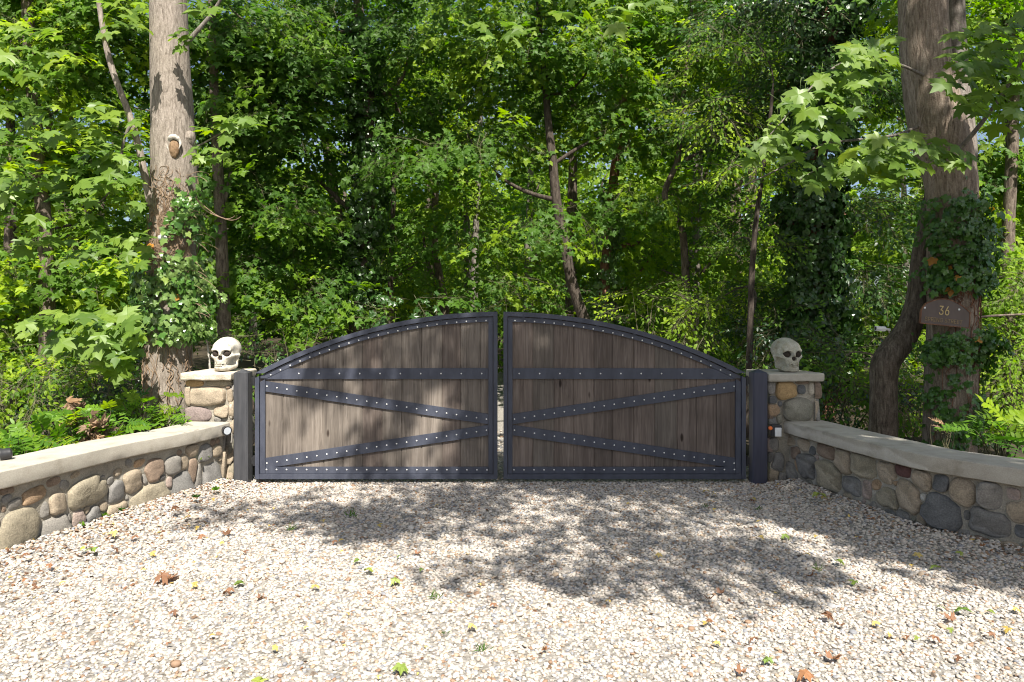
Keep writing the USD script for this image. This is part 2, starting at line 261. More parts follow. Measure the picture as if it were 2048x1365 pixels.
# ------------------------------------------------------------------ gravel: individual pebbles
rng = np.random.default_rng(7)
def inside_drive(x, y):
    lx = np.interp(y, LP[:, 1], LP[:, 0]); rx = np.interp(-y, -RP[:, 1], RP[:, 0])
    lx = np.where(y > 5.02, -2.0, lx); rx = np.where(y > 5.1, 2.0, rx)
    return (x > lx + .0) & (x < rx - .0)
v, f = sheet(-5.2, 5.2, -1.2, 14, 150, 170, lambda x, y: np.maximum(gz(x, y) + .001, hill(x, y) + .012 if False else -9) + np.clip(y - 9, 0, 9) * .058)
k = inside_drive(v[:, 0] - .10, v[:, 1]) & inside_drive(v[:, 0] + .10, v[:, 1]) | inside_drive(v[:, 0], v[:, 1]) | (v[:, 1] < 1.2)
f = f[k[f].all(1)]; k, f_ = np.unique(f, return_inverse=True)
obj('driveway', (v[k], f_.reshape(f.shape)), 'gravel_bed', smooth=True, kind='structure')
def pebble(seed):
    r = np.random.default_rng(seed); m = trimesh.creation.icosphere(1, 1.0); v = np.array(m.vertices)
    v = v * (1 + .5 * (meshkit.fbm(v * 1.1 + seed * 5, 2, seed) - .5))[:, None]
    return v * np.array([.5, .5 * r.uniform(.65, .9), .5 * r.uniform(.42, .65)]), np.array(m.faces)
def scatter(n, x0, x1, y0, y1): return rng.uniform(x0, x1, n), rng.uniform(y0, y1, n)
xs, ys, ss = [], [], []
for (n, x0, x1, y0, y1, s0, s1) in [(62000, -3.1, 3.1, 1.7, 3.3, .009, .024), (56000, -2.9, 2.9, 3.2, 5.1, .010, .026), (9000, -4.4, 4.4, .3, 1.8, .018, .034), (6000, -2.0, 2.0, 5.0, 7.5, .018, .034)]:
    x, y = scatter(n, x0, x1, y0, y1); k = inside_drive(x, y)
    xs.append(x[k]); ys.append(y[k]); ss.append((s0 + (s1 - s0) * rng.beta(1.6, 2.4, n))[k])
x, y, s = map(np.concatenate, (xs, ys, ss))
big = rng.random(len(x)) < .012; s[big] *= 1.7
rot = Rot.from_euler('zyx', np.stack([rng.uniform(0, 2 * np.pi, len(x)), rng.normal(0, .22, len(x)), rng.normal(0, .22, len(x))], 1)).as_quat()
z = gz(x, y) + s * rng.uniform(-.06, .32, len(x))
instancer('gravel', [[(pebble(k), 'pebble', True)] for k in range(7)], np.stack([x, y, z], 1), rot, s, rng.integers(0, 7, len(x)), None)
tag(stage.GetPrimAtPath('/World/gravel'), 'loose cream and grey gravel covering the driveway', 'gravel', kind='stuff')

# ------------------------------------------------------------------ rubble masonry
class Face:
    """A wall face: a curtain over a line in plan, u metres along it, z up, d metres out towards the driveway."""
    def __init__(self, pts, off=0.0):
        p = np.array(pts, float); t = unit(np.gradient(p, axis=0)); n = np.stack([t[:, 1], -t[:, 0]], 1); p = p - n * off
        self.p, self.n = p, n; self.s = np.r_[0, np.cumsum(np.linalg.norm(np.diff(p, axis=0), axis=1))]
        self.px = p[:, 0] / p[:, 1] * F + CX
    def at(self, u, z, d):
        u = np.asarray(u, float); q = [np.interp(u, self.s, self.p[:, k]) for k in (0, 1)]; m = [np.interp(u, self.s, self.n[:, k]) for k in (0, 1)]
        t0 = np.minimum(u - self.s[0], 0) + np.maximum(u - self.s[-1], 0); tt = np.stack([-np.interp(u, self.s, self.n[:, 1]), np.interp(u, self.s, self.n[:, 0])], -1)
        return np.stack([q[0] + m[0] * d + tt[..., 0] * t0, q[1] + m[1] * d + tt[..., 1] * t0, np.broadcast_to(z, u.shape)], -1)
    def from_px(self, px, py):
        k = np.argsort(self.px); u = np.interp(px, self.px[k], self.s[k]); Y = np.interp(u, self.s, self.p[:, 1]); return u, CAM_H - (py - CY) * Y / F
def masonry(face, stones, parent, z0, z1, seed, relief=.03, gap=.0035, u0=None, u1=None, fill=True, extra_u=()):
    """stones: (u, z, half width, half height, turn, tone). Fits them against each other and builds each as a mesh of its own."""
    r_ = np.random.default_rng(seed); S = [list(s) for s in stones]
    tones = ['tan', 'grey', 'olive', 'tan', 'brown', 'granite', 'pink', 'green']
    for a, b in extra_u:                                   # stretches outside the photograph
        u = a
        while u < b:
            z = z0
            w = r_.uniform(.08, .15)
            while z < z1 - .03:
                h = r_.uniform(.05, .09); S.append([u + r_.normal(0, .02), z + h, w * r_.uniform(.8, 1.1), h * 1.05, r_.normal(0, .2), tones[r_.integers(len(tones))]]); z += 2 * h
            u += 2 * w * .95
    A = np.array([s[:5] for s in S], float)
    def dist(u, z):
        du, dz = u[..., None] - A[:, 0], z[..., None] - A[:, 1]; c, s_ = np.cos(A[:, 4]), np.sin(A[:, 4])
        x, y = (du * c + dz * s_) / A[:, 2], (-du * s_ + dz * c) / A[:, 3]
        return (np.abs(x) ** 3 + np.abs(y) ** 3) ** (1 / 3)
    if fill:                                               # small stones in the larger gaps
        span0, span1 = A[:, 0].min(), A[:, 0].max()
        for _ in range(int(260 * (span1 - span0))):
            u, z = r_.uniform(span0, span1), r_.uniform(z0 + .02, z1 - .03)
            d = dist(np.array([u]), np.array([z]))[0]; room = ((d - 1) * np.minimum(A[:, 2], A[:, 3])).min()
            if room > .014:
                h = min(.045, room * 1.1); S.append([u, z, h * r_.uniform(1, 1.5), h, r_.normal(0, .5), tones[r_.integers(len(tones))]]); A = np.array([s[:5] for s in S], float)
    n = 26; th = np.arange(n) * 2 * np.pi / n; ts = np.linspace(.05, 1.45, 60)
    for i, s in enumerate(S):
        u, z, a, b, rot, tone = s; m = min(a, b)
        jag = 1 + .5 * (meshkit.fbm(np.stack([np.cos(th) * 1.5 + i * 3.1, np.sin(th) * 1.5, 0 * th + seed], -1), 3, i) - .5)
        e = 1 / ((np.abs(np.cos(th)) ** 3 + np.abs(np.sin(th)) ** 3) ** (1 / 3))
        lx, lz = np.cos(th) * a * e * jag, np.sin(th) * b * e * jag
        dx, dz = lx * np.cos(rot) - lz * np.sin(rot), lx * np.sin(rot) + lz * np.cos(rot)
        U, Z = u + dx[:, None] * ts, z + dz[:, None] * ts; D = dist(U, Z); own = D[..., i] ; oth = np.delete(D, i, 2)
        oth = oth.min(-1) if oth.shape[-1] else own + 9
        ok = (own < 1.06) & (own + gap / m < oth) & (Z > z0 - .08) & (Z < z1) & (U > (u0 if u0 is not None else -99)) & (U < (u1 if u1 is not None else 99))
        first = np.where(ok.all(1), len(ts) - 1, np.argmin(ok, 1) - 1).clip(0); R = ts[first]
        for _ in range(2): R = np.minimum(R, .25 * np.roll(R, 1) + .5 * R + .25 * np.roll(R, -1) + .02)
        if R.mean() < .3: continue
        bulge = float(np.clip(m * .42, .010, relief)) * r_.uniform(.8, 1.2); tilt = r_.normal(0, .12, 2)
        vs = []
        for q, (sc, dp) in enumerate([(1.0, -.02), (.985, .25), (.90, .62), (.72, .86), (.42, .97)]):
            uu, zz = u + dx * R * sc, z + dz * R * sc
            dd = (bulge * dp + (tilt[0] * (uu - u) + tilt[1] * (zz - z)) * (q > 0)) if q else np.full(n, -.02)
            dd = dd + (bulge * .55 * (meshkit.fbm(np.stack([uu * 14, zz * 14, 0 * uu + i], -1), 3, 3) - .5) * (q > 0))
            vs.append(face.at(uu, zz, dd))
        vs.append(face.at(np.array([u]), np.array([z]), np.array([bulge * (1 + .5 * (meshkit.fbm(np.array([[u * 14, z * 14, i]]), 3, 3)[0] - .5))])))
        v = np.vstack(vs); f = []
        for q in range(4):
            k = np.arange(n); a0 = q * n + k; a1 = q * n + (k + 1) % n
            f += [np.stack([a0, a1, a1 + n], 1), np.stack([a0, a1 + n, a0 + n], 1)]
        f.append(np.stack([4 * n + np.arange(n), 4 * n + (np.arange(n) + 1) % n, np.full(n, 5 * n)], 1))
        obj('stone', (v, np.vstack(f)), 'stone_' + tone, parent, smooth=38)
def core(face, parent, z0, z1, depth, name='mortar'):
    """The mortar body behind the stones, its face uneven."""
    nu, nz = max(6, int(face.s[-1] / .02)), max(4, int((z1 - z0) / .02)); U, Z = np.meshgrid(np.linspace(0, face.s[-1], nu), np.linspace(z0, z1, nz))
    d = .018 * (meshkit.fbm(np.stack([U * 9, Z * 9, 0 * U], -1), 4, 2) - .5) + .003
    fr = face.at(U, Z, d).reshape(-1, 3); bk = face.at(U, Z, np.full_like(U, -depth)).reshape(-1, 3); i, j = np.meshgrid(np.arange(nu - 1), np.arange(nz - 1)); a = (j * nu + i).ravel()
    q = np.stack([a, a + 1, a + nu + 1, a + nu], 1); N = nu * nz; tri = lambda q: np.vstack([q[:, [0, 1, 2]], q[:, [0, 2, 3]]])
    f = [tri(q), tri(q[:, ::-1] + N)]
    k = np.arange(nz - 1) * nu; f.append(tri(np.stack([k, k + nu, k + nu + N, k + N], 1))); k = k + nu - 1; f.append(tri(np.stack([k, k + N, k + nu + N, k + nu], 1)))
    k = np.arange(nu - 1) + (nz - 1) * nu; f.append(tri(np.stack([k, k + 1, k + 1 + N, k + N], 1)))
    return obj(name, (np.vstack([fr, bk]), np.vstack(f)), 'mortar', parent, smooth=40)
def coping(line, parent, width=.31):
    """Poured concrete coping: a slab with eased, slightly chipped edges along the line."""
    p = resample(line, .025); t = unit(np.gradient(p, axis=0)); n = np.stack([t[:, 1], -t[:, 0]], 1); e = .008
    prof = [(0, e), (0, COP_T * .5), (0, COP_T - e), (-e * .4, COP_T - e * .4), (-e, COP_T), (-width * .3, COP_T + .002), (-width * .7, COP_T), (-width + e, COP_T), (-width, COP_T - e), (-width, e), (-width + e, 0), (-e, 0)]
    V = []
    for k, (d, h) in enumerate(prof):
        q = p + n * d; w = np.stack([q[:, 0] * 14, q[:, 1] * 14, np.full(len(q), h * 30 + k)], -1)
        dn = .007 * (meshkit.fbm(w, 3, 8) - .5); dz = .005 * (meshkit.fbm(w * 1.7, 3, 11) - .5) + .006 * (meshkit.noise(np.stack([q[:, 0] * 2.2, q[:, 1] * 2.2, 0 * q[:, 0]], -1), 5) - .5)
        chip = np.where(k in (0, 11, 3), np.clip(meshkit.noise(w * 2.1, 17) - .74, 0, 1) * .05, 0)
        V.append(np.stack([q[:, 0] + n[:, 0] * (dn - chip), q[:, 1] + n[:, 1] * (dn - chip), COP_Z - COP_T + h + dz], 1))
    V = np.stack(V, 1); m, c = V.shape[:2]; i, j = np.meshgrid(np.arange(m - 1), np.arange(c), indexing='ij')
    q = np.stack([i * c + j, (i + 1) * c + j, (i + 1) * c + (j + 1) % c, i * c + (j + 1) % c], -1).reshape(-1, 4)
    f = [q[:, [0, 1, 2]], q[:, [0, 2, 3]]]; k = np.arange(1, c - 1)
    f += [np.stack([0 * k, k, k + 1], 1), np.stack([0 * k, k + 1, k], 1) + (m - 1) * c]
    return obj('coping', (V.reshape(-1, 3), np.vstack(f)), 'concrete', parent, smooth=35)
def traced(face, rows, kx, ky, sc):
    out = []
    for row in rows:
        cx, cy, w, h, rot, tone = row
        px, py = kx + cx / sc, ky + cy / sc; u, z = face.from_px(px, py)
        ua, ub = face.from_px(px - w / sc / 2, py)[0], face.from_px(px + w / sc / 2, py)[0]; za, zb = face.from_px(px, py - h / sc / 2)[1], face.from_px(px, py + h / sc / 2)[1]
        out.append((u, z, abs(ub - ua) / 2 * 1.03, abs(za - zb) / 2 * 1.03, -rot * np.pi / 180 * .7, tone))
    return out
LEFT_STONES = [(110, 1000, 230, 240, 0, 'olive'), (320, 985, 190, 185, 0, 'grey'), (335, 850, 120, 140, 0, 'tan'), (510, 775, 255, 170, -16, 'olive'), (195, 792, 150, 85, -14, 'orange'), (70, 850, 120, 55, -20, 'grey'), (255, 880, 55, 100, 0, 'grey'),
    (675, 785, 90, 150, 12, 'granite'), (770, 720, 112, 140, -8, 'tan'), (875, 810, 270, 165, -18, 'olive'), (680, 895, 130, 140, 0, 'tan'), (545, 915, 90, 110, 0, 'granite'), (450, 935, 90, 130, 0, 'pink'), (400, 920, 40, 80, 0, 'grey'),
    (600, 860, 60, 58, 0, 'tan'), (900, 650, 115, 140, 15, 'brown'), (1005, 620, 95, 110, 0, 'grey'), (1075, 600, 58, 95, 0, 'tan'), (1120, 535, 70, 75, 0, 'tan'), (1055, 735, 118, 170, 0, 'dark'), (985, 720, 45, 80, 0, 'pink'), (948, 690, 60, 38, 0, 'dark'),
    (1125, 650, 55, 150, 0, 'brown'), (1190, 545, 80, 100, 8, 'granite'), (1230, 680, 110, 185, 0, 'granite'), (1158, 700, 45, 170, 0, 'grey'), (1265, 530, 60, 70, 0, 'tan'), (1325, 490, 50, 110, 0, 'grey'), (1320, 625, 80, 180, 0, 'tan'),
    (815, 607, 70, 50, 0, 'orange'), (690, 655, 50, 42, -20, 'tan'), (640, 710, 40, 55, 0, 'grey'), (440, 672, 60, 32, -12, 'tan'), (505, 880, 46, 50, 0, 'tan'), (842, 695, 36, 66, -30, 'grey'), (22, 872, 46, 50, 0, 'brown'), (305, 715, 80, 46, -12, 'brown'), (40, 765, 75, 46, 0, 'brown'), (735, 803, 28, 44, 0, 'grey'), (590, 690, 60, 30, -12, 'grey'), (640, 960, 60, 50, 0, 'grey')]
RIGHT_STONES = [(820, 990, 160, 185, 0, 'olive'), (690, 935, 110, 160, 0, 'dark'), (965, 1050, 130, 120, 0, 'granite'), (912, 895, 112, 155, 16, 'tan'), (805, 832, 130, 88, 4, 'brown'), (1045, 922, 165, 150, 8, 'olive'), (1060, 1070, 60, 120, 0, 'pink'), (1125, 1045, 60, 78, 0, 'orange'),
    (1190, 965, 108, 150, 0, 'tan'), (1290, 950, 98, 95, 16, 'red'), (1325, 1115, 165, 200, 16, 'tan'), (1190, 1125, 150, 125, 0, 'olive'), (1405, 1020, 125, 130, 0, 'tan'), (1520, 1030, 100, 125, 8, 'blue'), (1540, 1205, 260, 225, 22, 'blue'), (1665, 1095, 165, 180, 12, 'tan'),
    (1840, 1130, 170, 200, 0, 'grey'), (1830, 1278, 280, 190, 14, 'dark'), (1980, 1108, 100, 90, 0, 'pink'), (2010, 1210, 140, 150, 0, 'tan'), (1410, 1122, 58, 60, 0, 'white'), (1240, 1032, 40, 38, 0, 'orange'), (2030, 1335, 90, 85, 0, 'blue'), (575, 965, 130, 130, 0, 'grey'),
    (527, 885, 64, 85, 0, 'white'), (607, 840, 64, 88, 0, 'brown'), (525, 815, 66, 120, 0, 'dark'), (620, 922, 34, 88, 0, 'orange'), (580, 770, 70, 56, 0, 'tan'), (665, 796, 68, 78, 0, 'tan'), (715, 822, 38, 58, 0, 'blue'), (742, 962, 38, 88, 0, 'granite'), (1690, 1235, 60, 80, 0, 'dark'), (1150, 870, 120, 36, 12, 'tan'), (1980, 1040, 120, 30, 8, 'tan')]
wl = thing('stone_wall', 'low fieldstone wall with pale concrete coping left of the gate, mostly sunlit', 'wall', 'low walls flanking the drive')
fl = Face(LP, .045); core(fl, wl, -.1, COP_Z - COP_T + .004, .21); coping(LEFT_LINE, wl)
masonry(fl, traced(fl, LEFT_STONES, 0, 720, 2.926), wl, .0, COP_Z - COP_T - .004, 3, .036, extra_u=[(0.1, fl.from_px(-40, 1000)[0])])
wr = thing('stone_wall', 'low fieldstone wall with grey coping right of the gate, mostly shaded', 'wall', 'low walls flanking the drive')
fr_ = Face(RP, .045); core(fr_, wr, -.1, COP_Z - COP_T + .004, .21); coping(RIGHT_LINE, wr)
masonry(fr_, traced(fr_, RIGHT_STONES, 1400, 640, 3.16), wr, .0, COP_Z - COP_T - .004, 4, .038, extra_u=[(fr_.from_px(2075, 1000)[0] + .1, fr_.s[-1] - .1)])

# ------------------------------------------------------------------ pillars
def pillar(x0, x1, y0, y1, ztop, label, stones, kx, ky, sc, seed, fill):
    t = thing('stone_pillar', label, 'pillar', 'stone pillars beside the gate')
    obj('mortar', bx(x0 + .022, x1 - .022, y0 + .022, y1 - .022, -.1, ztop), 'mortar', t)
    ff = Face(resample([(x0, y0 + .018), (x1, y0 + .018)]), 0); masonry(ff, traced(ff, stones, kx, ky, sc), t, .42, ztop - .004, seed, .034, u0=.0, u1=x1 - x0, fill=fill)
    for k, (a, b) in enumerate((((x0 + .018, y1), (x0 + .018, y0)), ((x1 - .018, y0), (x1 - .018, y1)))):
        fs = Face(resample([a, b]), 0); masonry(fs, [], t, 0.02, ztop - .004, seed + 10 + k, .03, u0=0, u1=y1 - y0, fill=False, extra_u=[(.09, y1 - y0 - .02)]) if True else None
    return t
def cap_slab(x0, x1, y0, y1, z0, z1, seed):
    m = Manifold.batch_hull([Manifold.sphere(.012, 12).translate((x, y, z)) for x in (x0 + .012, x1 - .012) for y in (y0 + .012, y1 - .012) for z in (z0 + .012, z1 - .012)]).refine_to_length(.018).to_mesh()
    v = np.array(m.vert_properties[:, :3]); v = v + .012 * (meshkit.fbm(v * 22, 3, seed)[:, None] - .5) * np.array([1, 1, .45]) + .016 * (meshkit.fbm(v * 6 + 9, 2, seed)[:, None] - .5) * np.array([1, 1, .3])
    return v, np.array(m.tri_verts)
PY = 5.06
px2x = lambda px, Y=PY: (px - CX) * Y / F
lz = CAM_H - (760.5 - CY) * PY / F; lt = CAM_H - (745.5 - CY) * PY / F
LPIL = [(262, 868, 250, 84, 0, 'gold'), (600, 868, 330, 80, 0, 'olive'), (415, 1050, 570, 235, -4, 'tan'), (312, 1290, 400, 190, 4, 'purple'), (640, 1245, 210, 170, 10, 'tan'), (745, 1030, 84, 190, 0, 'tan'), (765, 1250, 56, 200, 0, 'cream'), (150, 960, 80, 50, -20, 'tan'), (730, 925, 70, 50, 0, 'brown')]
pl = pillar(px2x(369), px2x(467), PY, PY + .44, lz + .003, 'sunlit stone pillar left of the gate with a rough flagstone cap', LPIL, 350, 640, 6.827, 21, True)
obj('cap_stone', cap_slab(px2x(364), px2x(466.5), PY - .035, PY + .47, lz, lt, 3), 'flagstone', pl, smooth=50)
rz = CAM_H - (763 - CY) * PY / F; rt = CAM_H - (747 - CY) * PY / F
RPIL = [(545, 445, 130, 122, 0, 'gold'), (641, 440, 52, 56, 0, 'blue'), (706, 436, 36, 72, 0, 'cream'), (738, 438, 30, 70, 0, 'tan'), (622, 567, 185, 150, 8, 'green'), (742, 565, 46, 140, 0, 'grey'), (466, 572, 72, 82, 0, 'orange'), (462, 508, 46, 54, 0, 'blue'), (506, 532, 30, 34, 0, 'blue'), (452, 425, 50, 88, 0, 'grey'), (500, 625, 40, 60, 0, 'green'), (460, 645, 56, 64, 0, 'dark'), (640, 396, 90, 24, 0, 'brown'), (448, 750, 60, 90, 0, 'brown')]
pr = pillar(px2x(1536), px2x(1641), PY, PY + .44, rz + .003, 'shaded stone pillar right of the gate with a smooth slab cap', RPIL, 1400, 640, 3.16, 22, True)
obj('cap_stone', cap_slab(px2x(1534), px2x(1645), PY - .035, PY + .47, rz, rt, 7), 'concrete', pr, smooth=50)
LOW = [(465, 790, 60, 90, 0, 'grey'), (490, 900, 76, 120, 0, 'granite'), (470, 988, 68, 92, 0, 'tan'), (450, 870, 40, 70, 0, 'dark'), (515, 1000, 60, 70, 0, 'grey')]
ff = Face(resample([(px2x(1536), PY + .016), (px2x(1590), PY + .016)]), 0); masonry(ff, traced(ff, LOW, 1400, 640, 3.16), pr, .0, .44, 31, .03, fill=False)
LOWL = [(1340, 460, 44, 90, 0, 'grey'), (1335, 560, 60, 110, 0, 'tan'), (1342, 670, 50, 110, 0, 'tan')]
ff = Face(resample([(px2x(440), PY + .016), (px2x(468), PY + .016)]), 0); masonry(ff, traced(ff, LOWL, 0, 720, 2.926), pl, .0, .44, 32, .03, fill=False)

# ------------------------------------------------------------------ gate posts
def gate_post(pxa, pxb, pyt, label, mat):
    x0, x1 = px2x(pxa, 5.0), px2x(pxb, 5.0); w = x1 - x0; zt = CAM_H - (pyt - CY) * 5.0 / F; y0, y1 = 5.0, 5.0 + w
    t = thing('gate_post', label, 'post', 'gate posts', ((x0 + x1) / 2, 5.0 + w / 2, 0)); h = w / 2; e = .009
    def ring(s, z): a = h * s; b = a - e; return [(-b, -a, z), (b, -a, z), (a, -b, z), (a, b, z), (b, a, z), (-b, a, z), (-a, b, z), (-a, -b, z)]
    def loft(rings, tip):
        v = np.array(sum(rings, [])); f = []
        for q in range(len(rings) - 1):
            for k in range(8): a, b = q * 8 + k, q * 8 + (k + 1) % 8; f += [(a, b, b + 8), (a, b + 8, a + 8)]
        n = len(v); v = np.vstack([v, [tip]]); o = (len(rings) - 1) * 8
        f += [(o + k, o + (k + 1) % 8, n) for k in range(8)]; return v, np.array(f)
    obj('shaft', loft([ring(1, -.2), ring(1.0, zt * .5), ring(1, zt - .02)], (0, 0, zt - .012)), mat, t)
    obj('cap', loft([ring(.985, zt - .02), ring(.985, zt - .012)], (0, 0, zt + .014)), mat, t)
gate_post(466, 495, 743, 'dark grey wooden post hinging the left gate leaf, scuffed and sunlit', 'post_paint')
gate_post(1507, 1536, 743, 'navy wooden post hinging the right gate leaf, in shade', 'navy_paint')

# ------------------------------------------------------------------ gate leaves
GY = 5.04
X = lambda px: (px - CX) * GY / F
Z = lambda py: CAM_H - (py - CY) * GY / F
ACX, ACY, AR = 1001.0, 624.0 + 1041.0, 1041.0            # the arched top is one circle over both leaves (photograph pixels)
def disc(r): a = np.linspace(0, 2 * np.pi, 1441); return Polygon(np.stack([ACX + r * np.cos(a), ACY + r * np.sin(a)], 1))
def slab(poly, ya, yb, inset=0, chamfer=0.0):
    """A shape drawn on the gate's face, given thickness from ya (front) to yb."""
    ms = []
    for g_ in getattr(poly, 'geoms', [poly]):
        if g_.is_empty or g_.area < 4: continue
        layers = [(g_, ya + chamfer, yb)] + ([(g_.buffer(-inset, join_style=2), ya, ya + chamfer + .0005)] if chamfer else [])
        for q, a, b in layers:
            for q_ in getattr(q, 'geoms', [q]):
                if q_.is_empty or q_.area < 2: continue
                m = trimesh.creation.extrude_polygon(q_, b - a, engine='earcut'); v = np.array(m.vertices)
                ms.append((np.stack([X(v[:, 0]), a + v[:, 2], Z(v[:, 1])], 1), np.array(m.faces)[:, ::-1] if False else np.array(m.faces)))
    return join(ms) if ms else None
def rivets(pts, y, r=.0058):
    m = trimesh.creation.icosphere(1, r); v = np.array(m.vertices) * [1, .55, 1]
    return join([(v + [X(a), y, Z(b)], np.array(m.faces)) for a, b in pts])
def line_pts(x0, y0, x1, y1, n): return [(x0 + (x1 - x0) * k / (n - 1), y0 + (y1 - y0) * k / (n - 1)) for k in range(n)]
def strip(x0, y0, x1, y1, w): return Polygon([(x0, y0 - w / 2), (x1, y1 - w / 2), (x1, y1 + w / 2), (x0, y0 + w / 2)])
def gate_leaf(side, label):
    left = side < 0; t = thing('gate_leaf', label, 'gate', 'leaves of the double gate')
    mx = (lambda px: px) if left else (lambda px: 2 * ACX - px)
    xa, xb = sorted((mx(512), mx(995))); rng_ = np.random.default_rng(5 if left else 6)
    body = disc(AR).intersection(sbox(xa, 500, xb, 957.5)); inner = disc(AR - 8.9).intersection(sbox(min(mx(519.6), mx(987.4)), 500, max(mx(519.6), mx(987.4)), 950))
    edges = [518, 565.8, 604, 646, 686, 725, 764, 803, 843, 884, 921, 961.5, 989] if left else [1012, 1066, 1108, 1147.5, 1188, 1225, 1267.6, 1310, 1354.6, 1393, 1432.6, 1485]
    for k in range(len(edges) - 1):
        dy = rng_.uniform(-.0012, .0012)
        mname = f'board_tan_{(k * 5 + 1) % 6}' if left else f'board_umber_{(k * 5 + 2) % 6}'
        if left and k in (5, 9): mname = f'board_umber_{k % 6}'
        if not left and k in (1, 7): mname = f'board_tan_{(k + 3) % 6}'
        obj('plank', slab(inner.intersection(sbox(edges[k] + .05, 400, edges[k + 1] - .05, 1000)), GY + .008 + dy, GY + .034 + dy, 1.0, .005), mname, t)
    m = 'slate_paint'
    obj('arched_rim', slab((disc(AR) - disc(AR - 9)).intersection(sbox(xa, 500, xb, 746.5)), GY - .022, GY + .038), m, t)
    arc = (disc(AR - 10.6) - disc(AR - 20)).intersection(sbox(min(mx(521.5), mx(986)), 500, max(mx(521.5), mx(986)), 757))
    st = obj('arched_strap', slab(arc, GY - .007, GY + .006), m, t)
    rv = []
    for px in np.linspace(542, 972, 23):
        rr = AR - 17.2; yy = ACY - math.sqrt(rr * rr - (px - ACX) ** 2); rv.append((mx(px), yy))
    obj('rivets', rivets(rv, GY - .008), 'rivet_steel', st, smooth=True, kind='stuff')
    tabs = []
    for px in np.arange(548, 980, 37.0):
        a = math.atan2(px - ACX, math.sqrt((AR - 10) ** 2 - (px - ACX) ** 2)); c = Polygon([(-3, -AR + 8), (3, -AR + 8), (3, -AR + 11.6), (-3, -AR + 11.6)])
        c = affinity.translate(affinity.rotate(c, math.degrees(a), origin=(0, 0)), ACX, ACY); tabs.append(affinity.scale(c, -1 if not left else 1, 1, origin=(ACX, ACY)))
    obj('weld_tabs', join([slab(c, GY - .012, GY + .005) for c in tabs]), m, t, kind='stuff')
    cut = disc(AR - 21)
    bar = strip(mx(531.6), 748, mx(976.4), 747.5, 21.5).intersection(disc(AR - 20.3)); b = obj('cross_bar', slab(bar, GY - .004, GY + .0085), m, t)
    obj('rivets', rivets([(mx(598 + 40.6 * k), 747.5) for k in range(10)], GY - .005), 'rivet_steel', b, smooth=True, kind='stuff')
    for (ya, yb) in ((773, 838.5), (926.5, 860.5)):
        o = .0015 if ya > 800 else 0
        b = obj('diagonal_brace', slab(strip(mx(531.6), ya, mx(976.4), yb, 20.5), GY - .006 - o, GY + .0078 - o), m, t)
        obj('rivets', rivets(line_pts(mx(534.5), ya, mx(973), yb, 23), GY - .007 - o), 'rivet_steel', b, smooth=True, kind='stuff')
    b = obj('bottom_strap', slab(sbox(min(mx(531.6), mx(976.4)), 934, max(mx(531.6), mx(976.4)), 947.2), GY - .0095, GY + .007), m, t)
    obj('rivets', rivets(line_pts(mx(534), 939, mx(974), 939.5, 23), GY - .0105), 'rivet_steel', b, smooth=True, kind='stuff')
    obj('bottom_rail', slab(sbox(min(mx(520.5), mx(986.8)), 947.8, max(mx(520.5), mx(986.8)), 957.5), GY - .020, GY + .036), m, t)
    for nm, a, c in (('outer_stile', 512, 520), ('inner_stile', 987, 995)):
        top = 742 if nm[0] == 'o' else 500
        obj(nm, slab(disc(AR - 9.1).intersection(sbox(min(mx(a), mx(c)), 736, max(mx(a), mx(c)), 957.5)) if nm[0] == 'o' else disc(AR - 9.1).intersection(sbox(min(mx(a), mx(c)), 500, max(mx(a), mx(c)), 957.5)), GY - .021, GY + .037), m, t)
    for a, c, dd in ((521.4, 531, 0), (977, 985.8, 0)):
        obj('stile_strap', slab(disc(AR - 20.4).intersection(sbox(min(mx(a), mx(c)), 500, max(mx(a), mx(c)), 947.2)), GY - .0125, GY + .006), m, t)
    for py in (762, 922):                                       # hinges on the post side
        hx = X(mx(508)); h = obj('hinge', join([tube([(hx, GY + .005, Z(py + 10)), (hx, GY + .005, Z(py - 10))], .011, 10), bx(min(X(mx(503)), X(mx(512))), max(X(mx(503)), X(mx(512))), GY + .0, GY + .01, Z(py + 7), Z(py - 7))]), 'black_plastic', t, smooth=30)
gate_leaf(-1, 'left leaf of the arched wooden gate, boards partly sunlit')
gate_leaf(1, 'right leaf of the arched wooden gate, darker boards in shade')
